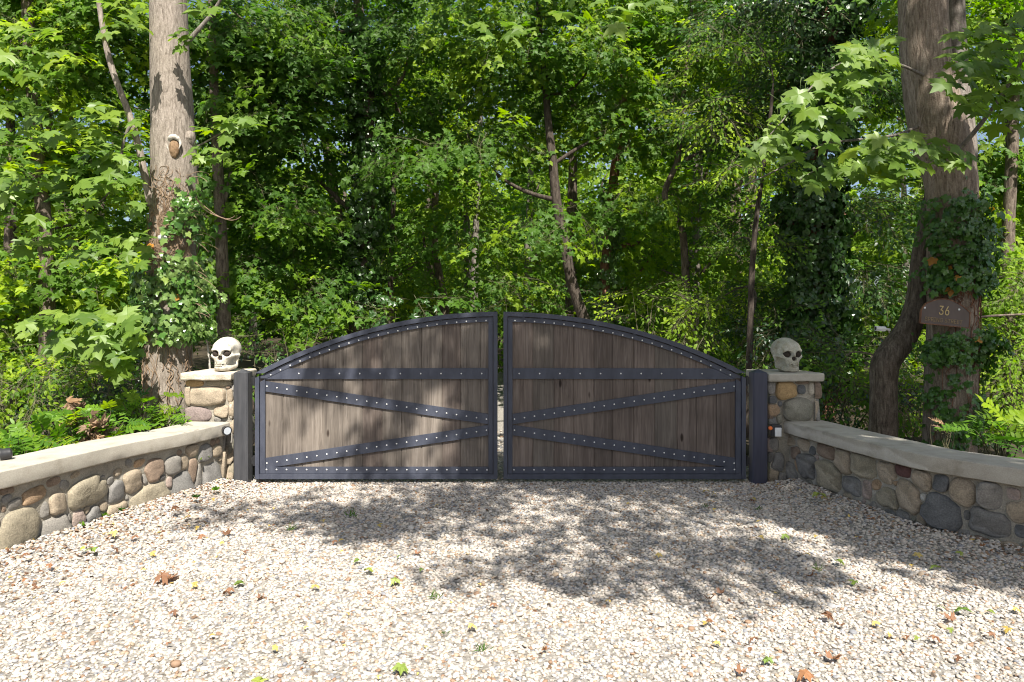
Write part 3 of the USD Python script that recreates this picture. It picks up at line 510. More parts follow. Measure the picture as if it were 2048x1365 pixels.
# ------------------------------------------------------------------ skulls on the pillar caps
def skull_mesh():
    def ell(p, c, r): q = (p - np.array(c)) / np.array(r); k = np.linalg.norm(q, axis=-1); return (k - 1) * min(r) * (1 if True else 0)
    def cap(p, a, b, r): a, b = np.array(a, float), np.array(b, float); t = np.clip(((p - a) @ (b - a)) / ((b - a) @ (b - a)), 0, 1); return np.linalg.norm(p - a - t[..., None] * (b - a), axis=-1) - r
    def smin(a, b, k): h = np.clip(.5 + .5 * (b - a) / k, 0, 1); return b * (1 - h) + a * h - k * h * (1 - h)
    def smax(a, b, k): return -smin(-a, -b, k)
    def field(p):
        p = p.copy(); p[..., 0] = np.abs(p[..., 0])
        d = ell(p, (0, .022, .138), (.080, .098, .075))
        d = smin(d, ell(p, (0, -.045, .146), (.063, .045, .046)), .02)
        d = smin(d, ell(p, (0, -.055, .105), (.055, .046, .062)), .02)
        d = smin(d, cap(p, (.012, -.094, .130), (.05, -.078, .134), .0095), .012)           # brow
        d = smin(d, cap(p, (.036, -.086, .094), (.064, -.055, .100), .0125), .014)          # cheekbone
        d = smin(d, cap(p, (.066, -.05, .100), (.076, .01, .100), .0075), .008)             # arch
        d = smin(d, ell(p, (0, -.076, .068), (.037, .034, .032)), .018)                     # upper jaw
        d = smin(d, ell(p, (0, -.070, .026), (.041, .036, .024)), .012)                     # chin
        d = smin(d, cap(p, (.036, -.06, .018), (.058, -.002, .036), .013), .012)            # lower jaw
        d = smin(d, cap(p, (.058, -.002, .036), (.066, .012, .095), .012), .012)
        d = smin(d, ell(p, (0, .01, .045), (.056, .062, .055)), .02)
        d = smin(d, cap(p, (0, -.107, .104), (0, -.100, .122), .007), .008)                 # nose bridge
        d = smax(d, -ell(p, (.0335, -.098, .112), (.0255, .042, .0215)), .004)
        d = smax(d, -ell(p, (.006, -.110, .086), (.0095, .028, .0165)), .003)
        d = smax(d, -ell(p, (.086, -.046, .128), (.018, .034, .026)), .02)                  # temple
        d = smax(d, -ell(p, (.062, -.050, .068), (.018, .026, .018)), .012)                 # hollow under the cheekbone
        d = smax(d, -(np.maximum(np.abs(p[..., 2] - .0475) - .0035, p[..., 1] + .082)), .004)  # mouth line
        d = smax(d, -(p[..., 2] - .002), .004)
        return d + .0016 * (meshkit.fbm(p * 70, 3, 3) - .5)
    h = .004; lo = np.array([-.10, -.135, -.012]); n = (np.array([.10, .135, .245]) - lo) / h; n = np.ceil(n).astype(int) + 1
    gx = [lo[k] + h * np.arange(n[k]) for k in range(3)]; Gd = -field(np.stack(np.meshgrid(*gx, indexing='ij'), -1)); flat = Gd.ravel().tolist(); s1, s0 = int(n[2]), int(n[1] * n[2])
    l0, l1, l2 = map(float, lo); n0, n1, n2 = (int(k) - 2 for k in n)
    def f(x, y, z):
        x, y, z = (x - l0) / h, (y - l1) / h, (z - l2) / h; i, j, k = min(max(int(x), 0), n0), min(max(int(y), 0), n1), min(max(int(z), 0), n2); x -= i; y -= j; z -= k; o = i * s0 + j * s1 + k
        a = flat[o] * (1 - z) + flat[o + 1] * z; b = flat[o + s1] * (1 - z) + flat[o + s1 + 1] * z; c = flat[o + s0] * (1 - z) + flat[o + s0 + 1] * z; d = flat[o + s0 + s1] * (1 - z) + flat[o + s0 + s1 + 1] * z
        return (a * (1 - y) + b * y) * (1 - x) + (c * (1 - y) + d * y) * x
    m = Manifold.level_set(f, [-.095, -.13, -.006, .095, .13, .24], .0062).to_mesh()
    return np.array(m.vert_properties[:, :3]), np.array(m.tri_verts)
SK = skull_mesh()
def teeth():
    ms = []
    for row, z0, z1 in ((0, .0485, .060), (1, .0365, .0475)):
        for k in range(10):
            a = (k - 4.5) * .2; x, y = .0375 * math.sin(a * .98), -.074 - .0345 * math.cos(a * 1.1) + (.003 if row else 0)
            if (k, row) in ((2, 0), (7, 1)): continue
            w = .0034 - .0002 * abs(k - 4.5); v, f = bx(-w, w, -.004, .004, z0, z1, .0014); c, s = math.cos(a), math.sin(a)
            ms.append((v @ np.array([[c, s, 0], [-s, c, 0], [0, 0, 1]]) + [x, y, 0], f))
    return join(ms)
TEETH = teeth()
def skull(x, y, z, yaw, sc, label, mat):
    t = thing('skull', label, 'skull', 'skull ornaments on the pillars', (x, y, z)); t_ = UsdGeom.Xform(t)
    t_.AddRotateZOp().Set(yaw); t_.AddScaleOp().Set(Gf.Vec3f(sc, sc, sc))
    obj('cranium', SK, mat, t, smooth=True); obj('teeth', TEETH, mat, t, smooth=30, kind='stuff')
    m = trimesh.creation.icosphere(2, 1)
    for c, r in (((.0335, -.070, .112), (.0245, .018, .0205)), ((-.0335, -.070, .112), (.0245, .018, .0205))): obj('eye_socket', (np.array(m.vertices) * r + c, np.array(m.faces)), 'socket_dirt', t, smooth=True)
    obj('nose_hollow', (np.array(m.vertices) * [.013, .012, .015] + [0, -.090, .086], np.array(m.faces)), 'socket_dirt', t, smooth=True)
skull(px2x(448, 5.2), 5.24, lt - .001, 2, 1.23, 'bright weathered white skull on the left pillar, face turned to the left', 'bone_white')
skull(px2x(1577, 5.2), 5.24, rt - .001, 5, 1.23, 'grey mottled skull on the right pillar, face turned to the right', 'bone_grey')

# ------------------------------------------------------------------ fixtures
def spot(p, d, r, label, lensmat='lens'):
    d = unit(np.array(d, float)); t = thing('spotlight', label, 'spotlight'); p = np.array(p, float)
    obj('housing', tube([p - d * r * 1.5, p - d * r * 1.2, p - d * r * .2, p, p + d * r * .25, p + d * r * .25], [r * .5, r * .9, r, r * 1.12, r * 1.12, r * .92], 20), 'black_plastic', t, smooth=35)
    obj('lens', tube([p + d * r * .2, p + d * r * .27], [r * .9, r * .86], 20), lensmat, t, smooth=35); return t
q = P(454, 862, 4.92); t = spot(q, (.72, -.65, -.1), .030, 'small black round spotlight at the end of the left coping')
obj('bracket', bx(q[0] - .03, q[0] - .006, q[1] + .03, q[1] + .06, q[2] - .03, q[2] + .0), 'black_plastic', t)
q = P(3, 910, 3.62); t = spot(q, (-.75, -.6, -.1), .032, 'black lamp head peeking over the near end of the left coping')
obj('stem', tube([q + [.02, .05, -.03], q + [.02, .08, -.25]], .012, 8), 'black_plastic', t, smooth=True)
t = thing('control_box', 'grey box with an orange light on the right pillar below the coping', 'control box')
a, b = P(1541, 850, 5.02), P(1562, 873, 5.02)
obj('case', bx(a[0], b[0], 5.0, 5.06, b[2], a[2], .005), 'black_plastic', t, smooth=35)
obj('cover', bx(P(1549, 0, 5.0)[0], P(1562, 0, 5.0)[0], 4.985, 4.999, b[2] + .002, a[2] - .018, .004), 'white_plastic', t, smooth=35)
q = P(1541.5, 857, 4.99); obj('light', tube([q + [0, .012, 0], q, q - [0, .006, 0]], [.014, .014, .008], 14), 'orange_lens', t, smooth=30)
q = P(1760, 658, 5.75); t = thing('security_camera', 'white bullet camera on the crooked trunk left of the house number sign', 'camera')
obj('housing', join([tube([q + [-.048, -.02, .003], q + [-.046, -.02, .003], q + [.038, .0, -.002], q + [.04, .0, -.002]], [.019, .022, .022, .018], 16)]), 'white_plastic', t, smooth=35)
obj('mount', join([tube([q + [.03, .0, 0], q + [.085, .03, -.005], q + [.11, .06, -.01]], [.011, .010, .014], 10)]), 'white_plastic', t, smooth=35)
obj('lens', tube([q + [-.050, -.021, .003], q + [-.0485, -.0208, .003]], .014, 14), 'black_plastic', t)
t = thing('garden_stake', 'thin pale wooden stake standing behind the left skull', 'stake')
obj('stick', tube([P(424, 860, 5.62), P(421, 760, 5.62), P(416, 700, 5.62), P(411, 672, 5.62)], [.009, .009, .008, .006], 8, 10, .1), 'scar_lip', t, smooth=True)

# ------------------------------------------------------------------ leaves
HALF = [(0, 0), (.10, -.05), (.20, -.13), (.42, -.15), (.31, .02), (.52, .10), (.76, .30), (.53, .33), (.59, .53), (.35, .42), (.25, .44), (.31, .70), (.17, .72), (0, 1.02)]
SIMPLE = [(0, 0), (.38, -.14), (.30, .07), (.72, .32), (.29, .48), (0, 1.0)]
def leaf_shape(half, seed=0, fold=.12, droop=.22):
    r = np.random.default_rng(seed); h = np.array(half, float)
    o = np.vstack([h, (h[1:-1] * [-1, 1])[::-1]]); o = o * (1 + r.normal(0, .035, o.shape)); o[0] = 0
    c = np.array([0, .28]); pts = np.vstack([o, c]); n = len(o)
    z = -fold * np.abs(pts[:, 0]) * 1.2 + fold * .5 * np.abs(np.sin(pts[:, 0] * 5)) - droop * (pts[:, 0] ** 2 + (pts[:, 1] - .2) ** 2) + r.normal(0, .015, n + 1)
    f = np.array([(k, (k + 1) % n, n) for k in range(n)])[:, ::-1]
    return np.column_stack([pts, z]), f
OV = [(0, 0), (.25, .28), (.20, .68), (0, 1.0)]
IVY5 = [(0, 0), (.40, -.10), (.56, .38), (.20, .62), (0, 1.0)]
IVY = [(0, 0), (.20, -.16), (.42, -.06), (.46, .18), (.60, .40), (.33, .50), (.18, .78), (0, 1.0)]
def petiole(a, b, r=.0016):
    a, b = np.array(a), np.array(b); w = np.array([r, 0, 0]); u = np.array([0, 0, r]); return np.array([a - w, a + w, b]), np.array([[0, 1, 2]])
def basis(nrm, tip):
    nrm = unit(nrm); tip = np.asarray(tip, float); y = unit(tip - (tip * nrm).sum(-1, keepdims=True) * nrm); x = np.cross(y, nrm); return np.stack([x, y, nrm], -1)
def spray(seed, n=20, L=.46, size=(.055, .105), shape=SIMPLE, wide=.30, lift=.30, simple=True):
    """A leafy shoot: a twig along +y carrying leaves that droop to both sides, its upper side +z."""
    r = np.random.default_rng(seed); lv, tw = [], []
    curve = lambda t: np.array([.05 * math.sin(t * 3 + seed), L * t, -.10 * L * t * t])
    tw.append(tube([curve(t) for t in np.linspace(-.1, 1, 3)], np.linspace(.004, .0015, 3), 3, cap=False))
    for k in range(n):
        t = (k + .5) / n * .95 + .08; s = 1 if k % 2 else -1; a = s * r.uniform(.5, 1.45) * (1 - .5 * t ** 3)
        pl_ = r.uniform(.03, wide * (1 - .45 * t)); base = curve(min(t, 1)); d = np.array([math.sin(a), math.cos(a), r.normal(.0, .25)]); p = base + d * pl_; tw.append(petiole(base, p))
        nr = np.array([r.normal(0, .38) + .28 * math.sin(a), r.normal(.25, .38), 1.0]); tip = d + np.array([0, .15, -.45 - .3 * r.random()])
        B = basis(nr, tip); v, f = leaf_shape(shape, seed * 97 + k, .12, .25); lv.append(((v * r.uniform(*size)) @ B.T + p, f))
    return join(lv), join(tw)
rng = np.random.default_rng(11)
SPRAYS = [spray(k) for k in range(6)]
SMALL = [spray(40 + k, 30, .42, (.035, .062), OV, .17) for k in range(4)]
FARS = [spray(60 + k, 20, .6, (.10, .17), [(0, 0), (.5, .1), (.55, .45), (0, 1.0)], .42) for k in range(4)]
def ivy_tuft(seed, n=16, R=.11, size=(.035, .065)):
    r = np.random.default_rng(seed); lv = []
    for k in range(n):
        p = np.array([r.normal(0, R * .6), r.normal(0, R * .6), r.uniform(0, .05)]); nr = np.array([r.normal(0, .45), r.normal(.15, .4), 1]); v, f = leaf_shape(IVY5, seed * 31 + k, .10, .2)
        lv.append(((v * r.uniform(*size)) @ basis(nr, np.array([r.normal(0, .5), -1, -.1])).T + p, f))
    return join(lv)
TUFTS = [ivy_tuft(k) for k in range(4)]
def orient(nrm, tip): return quats(basis(nrm, tip))
def crown(parent, pos, out, mats, protos, scale=(.8, 1.3), name='crown', seed=0, sun_pull=.55, up=.9, spread=.45, twig='twig'):
    """Shoots at pos, each reaching along out and turning its upper side to the light."""
    r = np.random.default_rng(seed); n = len(pos); tip = unit(out) + r.normal(0, spread, (n, 3)) + [0, -.25, -.28]
    nr = np.array([0, -sun_pull, up]) + r.normal(0, .32, (n, 3)) + .25 * unit(out)
    q = Rot.from_quat(orient(nr, tip)).as_matrix(); sc = r.uniform(*scale, n); ix = r.integers(0, len(protos), n); mx_ = r.integers(0, len(mats), n)
    def bake(which, part):
        vs, fs, o = [], [], 0
        for i in np.flatnonzero(which):
            v, f = protos[ix[i]][part]; vs.append((v @ q[i].T) * sc[i] + pos[i]); fs.append(f + o); o += len(v)
        return (np.vstack(vs), np.vstack(fs)) if vs else None
    for k, m in enumerate(mats):
        b_ = bake(mx_ == k, 0)
        if b_ is not None: obj(name, b_, m, parent, kind='stuff')
    obj('twigs', bake(mx_ >= 0, 1), twig, parent, kind='stuff')

def px_path(pts, Y):
    return np.array([P(p[0], p[1], Y if np.ndim(Y) == 0 else Y[k]) for k, p in enumerate(pts)])
MAPLE = [f'maple_leaf_{k}' for k in range(3)]
# ------------------------------------------------------------------ near maples with single leaves
def place_leaves(parent, regions, mats, seed, limit=300):
    """Single leaves of the near boughs. regions: (outline in the photograph, distance range, count, size range in photograph pixels, face)"""
    r = np.random.default_rng(seed); made = 0; pts_all = []
    for poly, (Ya, Yb), n, (sa, sb), fc in regions:
        pg = Polygon(poly); x0, y0, x1, y1 = pg.bounds; k = 0; placed = []; tries = 0
        while k < n and made < limit and tries < n * 60:
            tries += 1; p = (r.uniform(x0, x1), r.uniform(y0, y1))
            if not pg.contains(Point(p)): continue
            if placed and min((a - p[0]) ** 2 + (b - p[1]) ** 2 for a, b in placed) < (.30 * (sa + sb) / 2) ** 2: continue
            placed.append(p); Y = r.uniform(Ya, Yb); q = P(*p, Y); s = r.uniform(sa, sb) * Y / F
            nr = np.array([r.normal(.02, .30), -fc + r.normal(0, .22), .62 + r.normal(0, .18)]); tip = np.array([r.normal(0, .55), -.25 + r.normal(0, .25), -.55])
            v, f = leaf_shape(HALF, seed * 1000 + made, .13, .20); B = basis(nr, tip); v = (v * s) @ B.T + q
            stalk = q - B[:, 1] * s * .55 + np.array([0, .02, .03]); pv, pf = petiole(stalk, q, .0018)
            mt = mats[0] if r.random() < .55 else mats[1] if r.random() < .8 else mats[2]
            obj('leaf', join([(v, f), (pv, pf)]), mt, parent, smooth=30); made += 1; k += 1; pts_all.append(q)
    return np.array(pts_all)
NEAR = ['near_leaf_0', 'near_leaf_1', 'near_leaf_2']
def bough(pts, Y, r0, r1, seed=0, rings=24): return tube(px_path(pts, Y), np.linspace(r0, r1, len(pts)), 8, rings, .12, seed)

ml = thing('maple_tree', 'tall pale-barked maple behind the left wall, its trunk lit by the sun', 'tree', 'maples flanking the gate')
TL = [(338, 935, 110), (337, 820, 92), (337, 700, 86), (341, 600, 86), (346, 450, 86), (347, 300, 84), (341, 150, 75), (337, 0, 69), (332, -260, 64), (322, -700, 54), (318, -1100, 40), (330, -1500, 22)]
YL = 5.6
obj('trunk', tube(px_path(TL, YL), [w / 2 * YL / F for *_, w in TL], 40, 150, .055, 3), 'bark_pale', ml, smooth=True)
sc_ = P(347, 292, YL - .165)
an = np.linspace(-.5, np.pi + .9, 26); lipr = .020 * np.clip(np.sin((an + .5) / (np.pi + 1.4) * np.pi), .12, 1) * (1 + .5 * (meshkit.fbm(np.stack([an * 3, 0 * an, 0 * an], -1), 3, 5) - .5))
lip = tube(np.stack([sc_[0] + .050 * np.cos(an), sc_[1] + .006 + .01 * np.sin(an * 3), sc_[2] + .062 * np.sin(an) + .006], 1), lipr, 12, 60, .35, 4); obj('branch_scar', lip, 'scar_lip', ml, smooth=True)
m = trimesh.creation.icosphere(3, 1); v = np.array(m.vertices) * [.042, .028, .075]; obj('scar_heartwood', (v * (1 + .3 * (meshkit.fbm(v * 40, 3, 4)[:, None] - .5)) + sc_ + [0, .012, -.02], np.array(m.faces)), 'scar_wood', ml, smooth=True)
m = trimesh.creation.icosphere(3, 1); v = np.array(m.vertices) * [.05, .06, .07]; obj('burl', (v * (1 + .4 * (meshkit.fbm(v * 25, 3, 6)[:, None] - .5)) + P(377, 278, YL - .03), np.array(m.faces)), 'bark_pale', ml, smooth=True)
obj('branch', bough([(303, 412), (285, 330), (262, 240), (225, 140), (203, 40), (190, -60), (150, -300)], 5.5, .034, .014, 2, 40), 'bark_pale', ml, smooth=True)
obj('branch', bough([(372, 90), (395, 62), (420, 32), (445, -8), (500, -90)], 5.4, .020, .008, 3), 'bark_grey', ml, smooth=True)
obj('branch', bough([(262, 250), (246, 290), (238, 340), (222, 380), (190, 410)], 5.35, .012, .005, 5), 'bark_grey', ml, smooth=True)
obj('branch', bough([(380, 300), (410, 285), (440, 268), (480, 250)], 5.3, .008, .004, 7), 'bark_grey', ml, smooth=True)
L_REG = [([(55, 640), (95, 618), (180, 628), (240, 612), (285, 640), (288, 690), (262, 742), (212, 742), (175, 705), (110, 690), (60, 668)], (4.7, 5.2), 62, (27, 44), .55),
         ([(400, 250), (430, 232), (500, 232), (515, 252), (470, 272), (410, 275)], (5.1, 5.3), 12, (26, 38), .35), ([(378, 285), (440, 282), (445, 320), (385, 318)], (5.1, 5.3), 9, (22, 32), .5),
         ([(170, 200), (290, 230), (300, 330), (235, 350), (180, 335), (120, 250)], (5.0, 5.5), 34, (24, 40), .4), ([(0, 340), (110, 320), (190, 350), (140, 400), (0, 400)], (4.8, 5.4), 28, (26, 42), .35),
         ([(0, 50), (120, 55), (130, 150), (0, 160)], (4.6, 5.2), 24, (28, 44), .4), ([(345, 60), (375, 55), (380, 100), (350, 105)], (5.25, 5.35), 9, (18, 28), .5), ([(370, 0), (430, 0), (425, 24), (385, 26)], (4.9, 5.2), 6, (28, 42), .4),
         ([(0, 190), (60, 180), (140, 260), (90, 300), (0, 270)], (4.7, 5.3), 22, (26, 42), .3), ([(170, 345), (260, 350), (290, 420), (180, 410)], (5.0, 5.4), 20, (24, 38), .35), ([(240, 470), (300, 440), (300, 520), (235, 540)], (5.0, 5.4), 12, (24, 36), .4),
         ([(200, 0), (300, 0), (300, 60), (210, 70)], (5.0, 5.6), 16, (26, 40), .4), ([(40, 430), (180, 420), (220, 500), (120, 540), (30, 500)], (4.9, 5.5), 24, (24, 38), .35)]
place_leaves(ml, L_REG, NEAR, 21)
t = rng.uniform(0, 1, 150); ang = rng.uniform(0, 2 * np.pi, 150); hh = 5.0 + 6 * t; rr = (1.3 + 1.2 * np.sin(np.pi * t)) * np.sqrt(rng.random(150)); cp = np.stack([-2.9 + rr * np.cos(ang), 6.1 + rr * np.abs(np.sin(ang)) * .9, hh], 1)
crown(ml, cp, cp - [-2.85, 5.6, 5], MAPLE, SPRAYS, seed=1)

mr = thing('maple_tree', 'broad maple behind the right wall, ivy round its trunk, boughs over the gate', 'tree', 'maples flanking the gate')
TR = [(1896, 960, 104), (1899, 880, 95), (1902, 760, 92), (1905, 650, 90), (1906, 540, 90), (1904, 420, 88), (1896, 330, 94), (1880, 270, 104), (1864, 200, 98), (1851, 120, 90), (1845, 0, 87), (1838, -300, 80), (1825, -800, 66), (1830, -1300, 40)]
YR = 5.8
obj('trunk', tube(px_path(TR, YR), [w / 2 * YR / F for *_, w in TR], 40, 150, .06, 8), 'bark_right', mr, smooth=True)
obj('trunk', tube(px_path([(1905, 330), (1916, 260), (1914, 180), (1911, 90), (1908, 0), (1925, -300), (1990, -800)], [5.85, 5.92, 5.97, 6, 6, 6, 6]), np.array([40, 30, 23, 20, 19, 17, 10]) * 5.9 / F, 24, 60, .06, 9), 'bark_grey', mr, smooth=True)
obj('branch', bough([(1872, 236), (1800, 268), (1740, 278), (1690, 282), (1640, 292), (1590, 320), (1530, 352), (1470, 380)], [5.85, 5.55, 5.3, 5.2, 5.1, 5.0, 4.9, 4.9], .014, .004, 4, 30), 'bark_grey', mr, smooth=True)
obj('branch', bough([(1880, 262), (1780, 300), (1700, 310), (1650, 330), (1600, 360)], [5.85, 5.35, 5.1, 5.0, 4.9], .010, .003, 5, 30), 'bark_grey', mr, smooth=True)
obj('branch', bough([(1866, 160), (1800, 130), (1700, 120), (1600, 200), (1540, 270)], [5.85, 5.45, 5.2, 5.0, 4.9], .013, .004, 6, 30), 'bark_grey', mr, smooth=True)
obj('branch', bough([(1925, 640), (1990, 632), (2060, 628), (2140, 610)], 6.0, .012, .006, 12), 'bark_brown', mr, smooth=True)
obj('branch', bough([(1900, 320), (1960, 250), (2010, 180), (2070, 60)], [5.7, 5.4, 5.2, 5.0], .022, .010, 13), 'bark_grey', mr, smooth=True)
R_REG = [([(1560, 200), (1640, 150), (1700, 80), (1790, 62), (1800, 120), (1780, 160), (1740, 205), (1745, 230), (1690, 240), (1660, 290), (1600, 300), (1560, 330), (1500, 322), (1505, 300), (1530, 260)], (4.7, 5.2), 100, (30, 44), .62),
         ([(1600, 350), (1620, 330), (1670, 310), (1720, 280), (1800, 262), (1840, 270), (1900, 280), (1935, 300), (1930, 330), (1880, 330), (1800, 345), (1790, 370), (1750, 372), (1700, 350), (1660, 372), (1610, 378)], (4.6, 5.1), 78, (28, 44), .6),
         ([(1905, 60), (1960, 40), (2048, 20), (2080, 100), (2060, 260), (1990, 250), (1960, 230), (1880, 190), (1890, 160)], (4.5, 5.2), 84, (30, 46), .5),
         ([(940, 45), (1000, 30), (1055, 40), (1060, 70), (1010, 85), (950, 80)], (4.2, 4.6), 12, (28, 42), .45), ([(1080, -20), (1330, -20), (1320, 30), (1230, 62), (1120, 50)], (4.2, 4.8), 26, (28, 44), .35)]
place_leaves(mr, R_REG, NEAR, 22)
# shade over the right half of the gate: boughs of the right maple reach out over the drive, high above the camera
def up_ray(p, h): p = np.asarray(p, float); t = (h - p[..., 2]) / SUN[2]; return p + t[..., None] * SUN
def shade_points(polys, seed):
    """Crown points that stand on the sun's ray through a patch of ground, gate or wall."""
    r = np.random.default_rng(seed); out = []
    for poly, plane, n, ha, hb in polys:
        pg = Polygon(poly); x0, y0, x1, y1 = pg.bounds; k = 0
        while k < n:
            p = (r.uniform(x0, x1), r.uniform(y0, y1))
            if not pg.contains(Point(p)): continue
            k += 1
            if plane == 'ground': Y = CAM_H * F / (p[1] - CY); q = P(*p, Y)
            else: q = P(*p, plane)
            out.append(up_ray(q, r.uniform(ha, hb)) + [0, .30, .06])
    return np.array(out)
GRD = 'ground'
SHADE_FINE = [([(800, 972), (1500, 970), (1500, 990), (800, 992)], GRD, 26, 4.8, 5.6), ([(400, 1012), (560, 988), (760, 975), (1000, 985), (1000, 1030), (800, 1075), (600, 1062), (440, 1062)], GRD, 48, 4.8, 5.8), ([(520, 1020), (960, 1015), (960, 1035), (600, 1045)], GRD, 25, 4.8, 5.8),
    ([(1000, 992), (1480, 980), (1560, 1000), (1560, 1035), (1300, 1080), (1000, 1075)], GRD, 50, 4.8, 5.8), ([(1010, 1105), (1250, 1090), (1480, 1140), (1550, 1195), (1350, 1185), (1090, 1148)], GRD, 24, 4.8, 5.8), ([(880, 1132), (1000, 1122), (1000, 1146), (890, 1148)], GRD, 6, 4.8, 5.8),
    ([(1320, 1095), (1640, 1060), (1650, 1110), (1560, 1155), (1450, 1125)], GRD, 25, 4.8, 5.8), ([(1560, 968), (1640, 985), (1850, 1050), (2070, 1110), (2070, 1185), (1860, 1105), (1650, 1045)], GRD, 99, 4.8, 5.8),
    ([(634, 690), (664, 680), (668, 810), (640, 810)], 5.04, 7, 6.2, 6.8), ([(765, 655), (804, 645), (804, 870), (770, 870)], 5.04, 13, 6.2, 7), ([(857, 645), (884, 638), (884, 770), (858, 770)], 5.04, 6, 6.2, 6.8), ([(915, 645), (1005, 630), (1005, 890), (925, 870)], 5.04, 34, 6, 7.4), ([(715, 870), (752, 870), (758, 950), (722, 950)], 5.04, 4, 6.2, 7)]
SHADE = [([(1060, 635), (1150, 640), (1300, 665), (1485, 745), (1485, 930), (1060, 930)], 5.04, 105, 5.6, 7.6), ([(1490, 700), (1650, 690), (1650, 850), (1490, 930)], 5.1, 48, 5.6, 7.4),
    ([(1570, 850), (1640, 860), (1640, 940), (1570, 930)], 4.9, 16, 5.2, 6.8), ([(1640, 865), (1800, 900), (1800, 1010), (1640, 965)], 4.15, 25, 5.2, 6.8), ([(1800, 900), (2048, 945), (2048, 1060), (1800, 1010)], 3.6, 27, 5.2, 6.8),
    ([(1760, 450), (1960, 420), (1960, 900), (1750, 880)], 5.75, 110, 5.8, 8.2), ([(1500, 60), (1740, 60), (1740, 700), (1520, 700)], 7.6, 40, 7.0, 9.5)]
for sh, sc_, k in ((SHADE, (1.0, 1.45), 5), (SHADE_FINE, (.5, .85), 6)):
    sp = shade_points(sh, k); sp[:, 1] -= .14 * (k == 6); crown(mr, sp, np.stack([sp[:, 0] * 0 - .2, -np.ones(len(sp)), 0 * sp[:, 0]], 1), MAPLE, SPRAYS, sc_, seed=k, sun_pull=.45, spread=.6)
tp = P(1845, -60, YR)
for k, (a, b, c) in enumerate([((3.2, 4.6, 5.0), (2.6, 3.0, 6.1), (1.2, 1.2, 6.6)), ((3.3, 4.4, 5.2), (3.3, 2.4, 6.0), (2.6, .8, 6.2)), ((3.0, 4.9, 5.4), (1.5, 3.2, 6.9), (-.8, 1.9, 6.9)), ((3.5, 5.6, 6.4), (3.2, 4.4, 7.8), (2.2, 3.2, 8.4))]):
    obj('branch', tube([tp + [0, 0, .25 * k], a, b, c], [.075, .06, .04, .012], 10, 40, .1, 20 + k), 'bark_grey', mr, smooth=True)

ct = thing('crooked_tree', 'dark crooked trunk bending right behind the wall, between right pillar and ivy-clad maple', 'tree')
TC = [(1764, 910, 56), (1766, 840, 50), (1767, 770, 49), (1772, 725, 54), (1795, 692, 52), (1822, 645, 44), (1836, 590, 39), (1841, 530, 36), (1852, 460, 34), (1868, 380, 30), (1884, 280, 26), (1900, 100, 22)]
YC = 6.05
obj('trunk', tube(px_path(TC, [6.05] * 9 + [6.15, 6.3, 6.5]), [w / 2 * YC / F for *_, w in TC], 28, 110, .07, 15), 'bark_brown', ct, smooth=True)
obj('branch', bough([(1790, 716), (1760, 715), (1725, 705), (1690, 712)], 6.1, .012, .005, 16), 'bark_brown', ct, smooth=True)
cp = np.array([P(1905 + rng.normal(0, 90), -60 + rng.normal(0, 120), 6.6 + rng.normal(0, .4)) for _ in range(60)]); crown(ct, cp, cp - P(1900, 100, 6.5), MAPLE, SPRAYS, seed=3)

# house number sign
t = thing('house_sign', 'brown arched house number plaque on the ivy-clad maple trunk', 'sign'); YS = 5.56
sg = [(1846, 607), (1860, 604)] + [(1860 + 58 * k / 12, 604 - 7.5 * math.sin(math.pi * k / 12) ** .8) for k in range(1, 12)] + [(1918, 607), (1924, 616), (1940, 622), (1938, 656), (1842, 645)]
def sign_xyz(v, y): return np.stack([(v[:, 0] - CX) * YS / F, y, CAM_H - (v[:, 1] - CY) * YS / F], 1)
pg = Polygon([(1843.5, 620), (1852, 608)] + [(1852 + 76 * k / 14, 608 + 7 * k / 14 - 12.5 * math.sin(math.pi * k / 14)) for k in range(1, 14)] + [(1928, 615), (1939.5, 626), (1938, 656), (1841, 646)])
e = trimesh.creation.extrude_polygon(pg, .014, engine='earcut'); v = np.array(e.vertices); obj('plate', (sign_xyz(v, YS + v[:, 2]), np.array(e.faces)), 'bronze_plate', t)
e = trimesh.creation.extrude_polygon(pg.buffer(1.4) - pg.buffer(-.4), .02, engine='earcut'); v = np.array(e.vertices); obj('rim', (sign_xyz(v, YS - .003 + v[:, 2]), np.array(e.faces)), 'bark_red', t)
def lettering(text, hpx, px, py, ang, mat, name, bold=False, sx=1.0):
    m = meshkit.text_mesh(text, hpx, .5, bold); v = np.array(m.vertices); v[:, 0] -= (v[:, 0].min() + v[:, 0].max()) / 2; v[:, 0] *= sx; c, s_ = math.cos(ang), math.sin(ang)
    q = np.stack([px + v[:, 0] * c + v[:, 1] * s_, py + v[:, 0] * s_ - v[:, 1] * c], 1); obj(name, (sign_xyz(q, YS - .001 - v[:, 2] * .004), np.array(m.faces)), mat, t)
lettering('36', 18, 1887.5, 630.5, math.radians(5), 'gold_paint', 'house_number', sx=.72)
lettering('SPRING STREET', 8.2, 1886.5, 645.5, math.radians(6), 'dim_gold_paint', 'street_name', sx=.86)
for a, b in ((1849.5, 616), (1918, 619.5)): q = P(a, b, YS - .002); obj('screw', tube([q + [0, .006, 0], q - [0, .004, 0]], .008, 10), 'white_plastic', t, smooth=30)

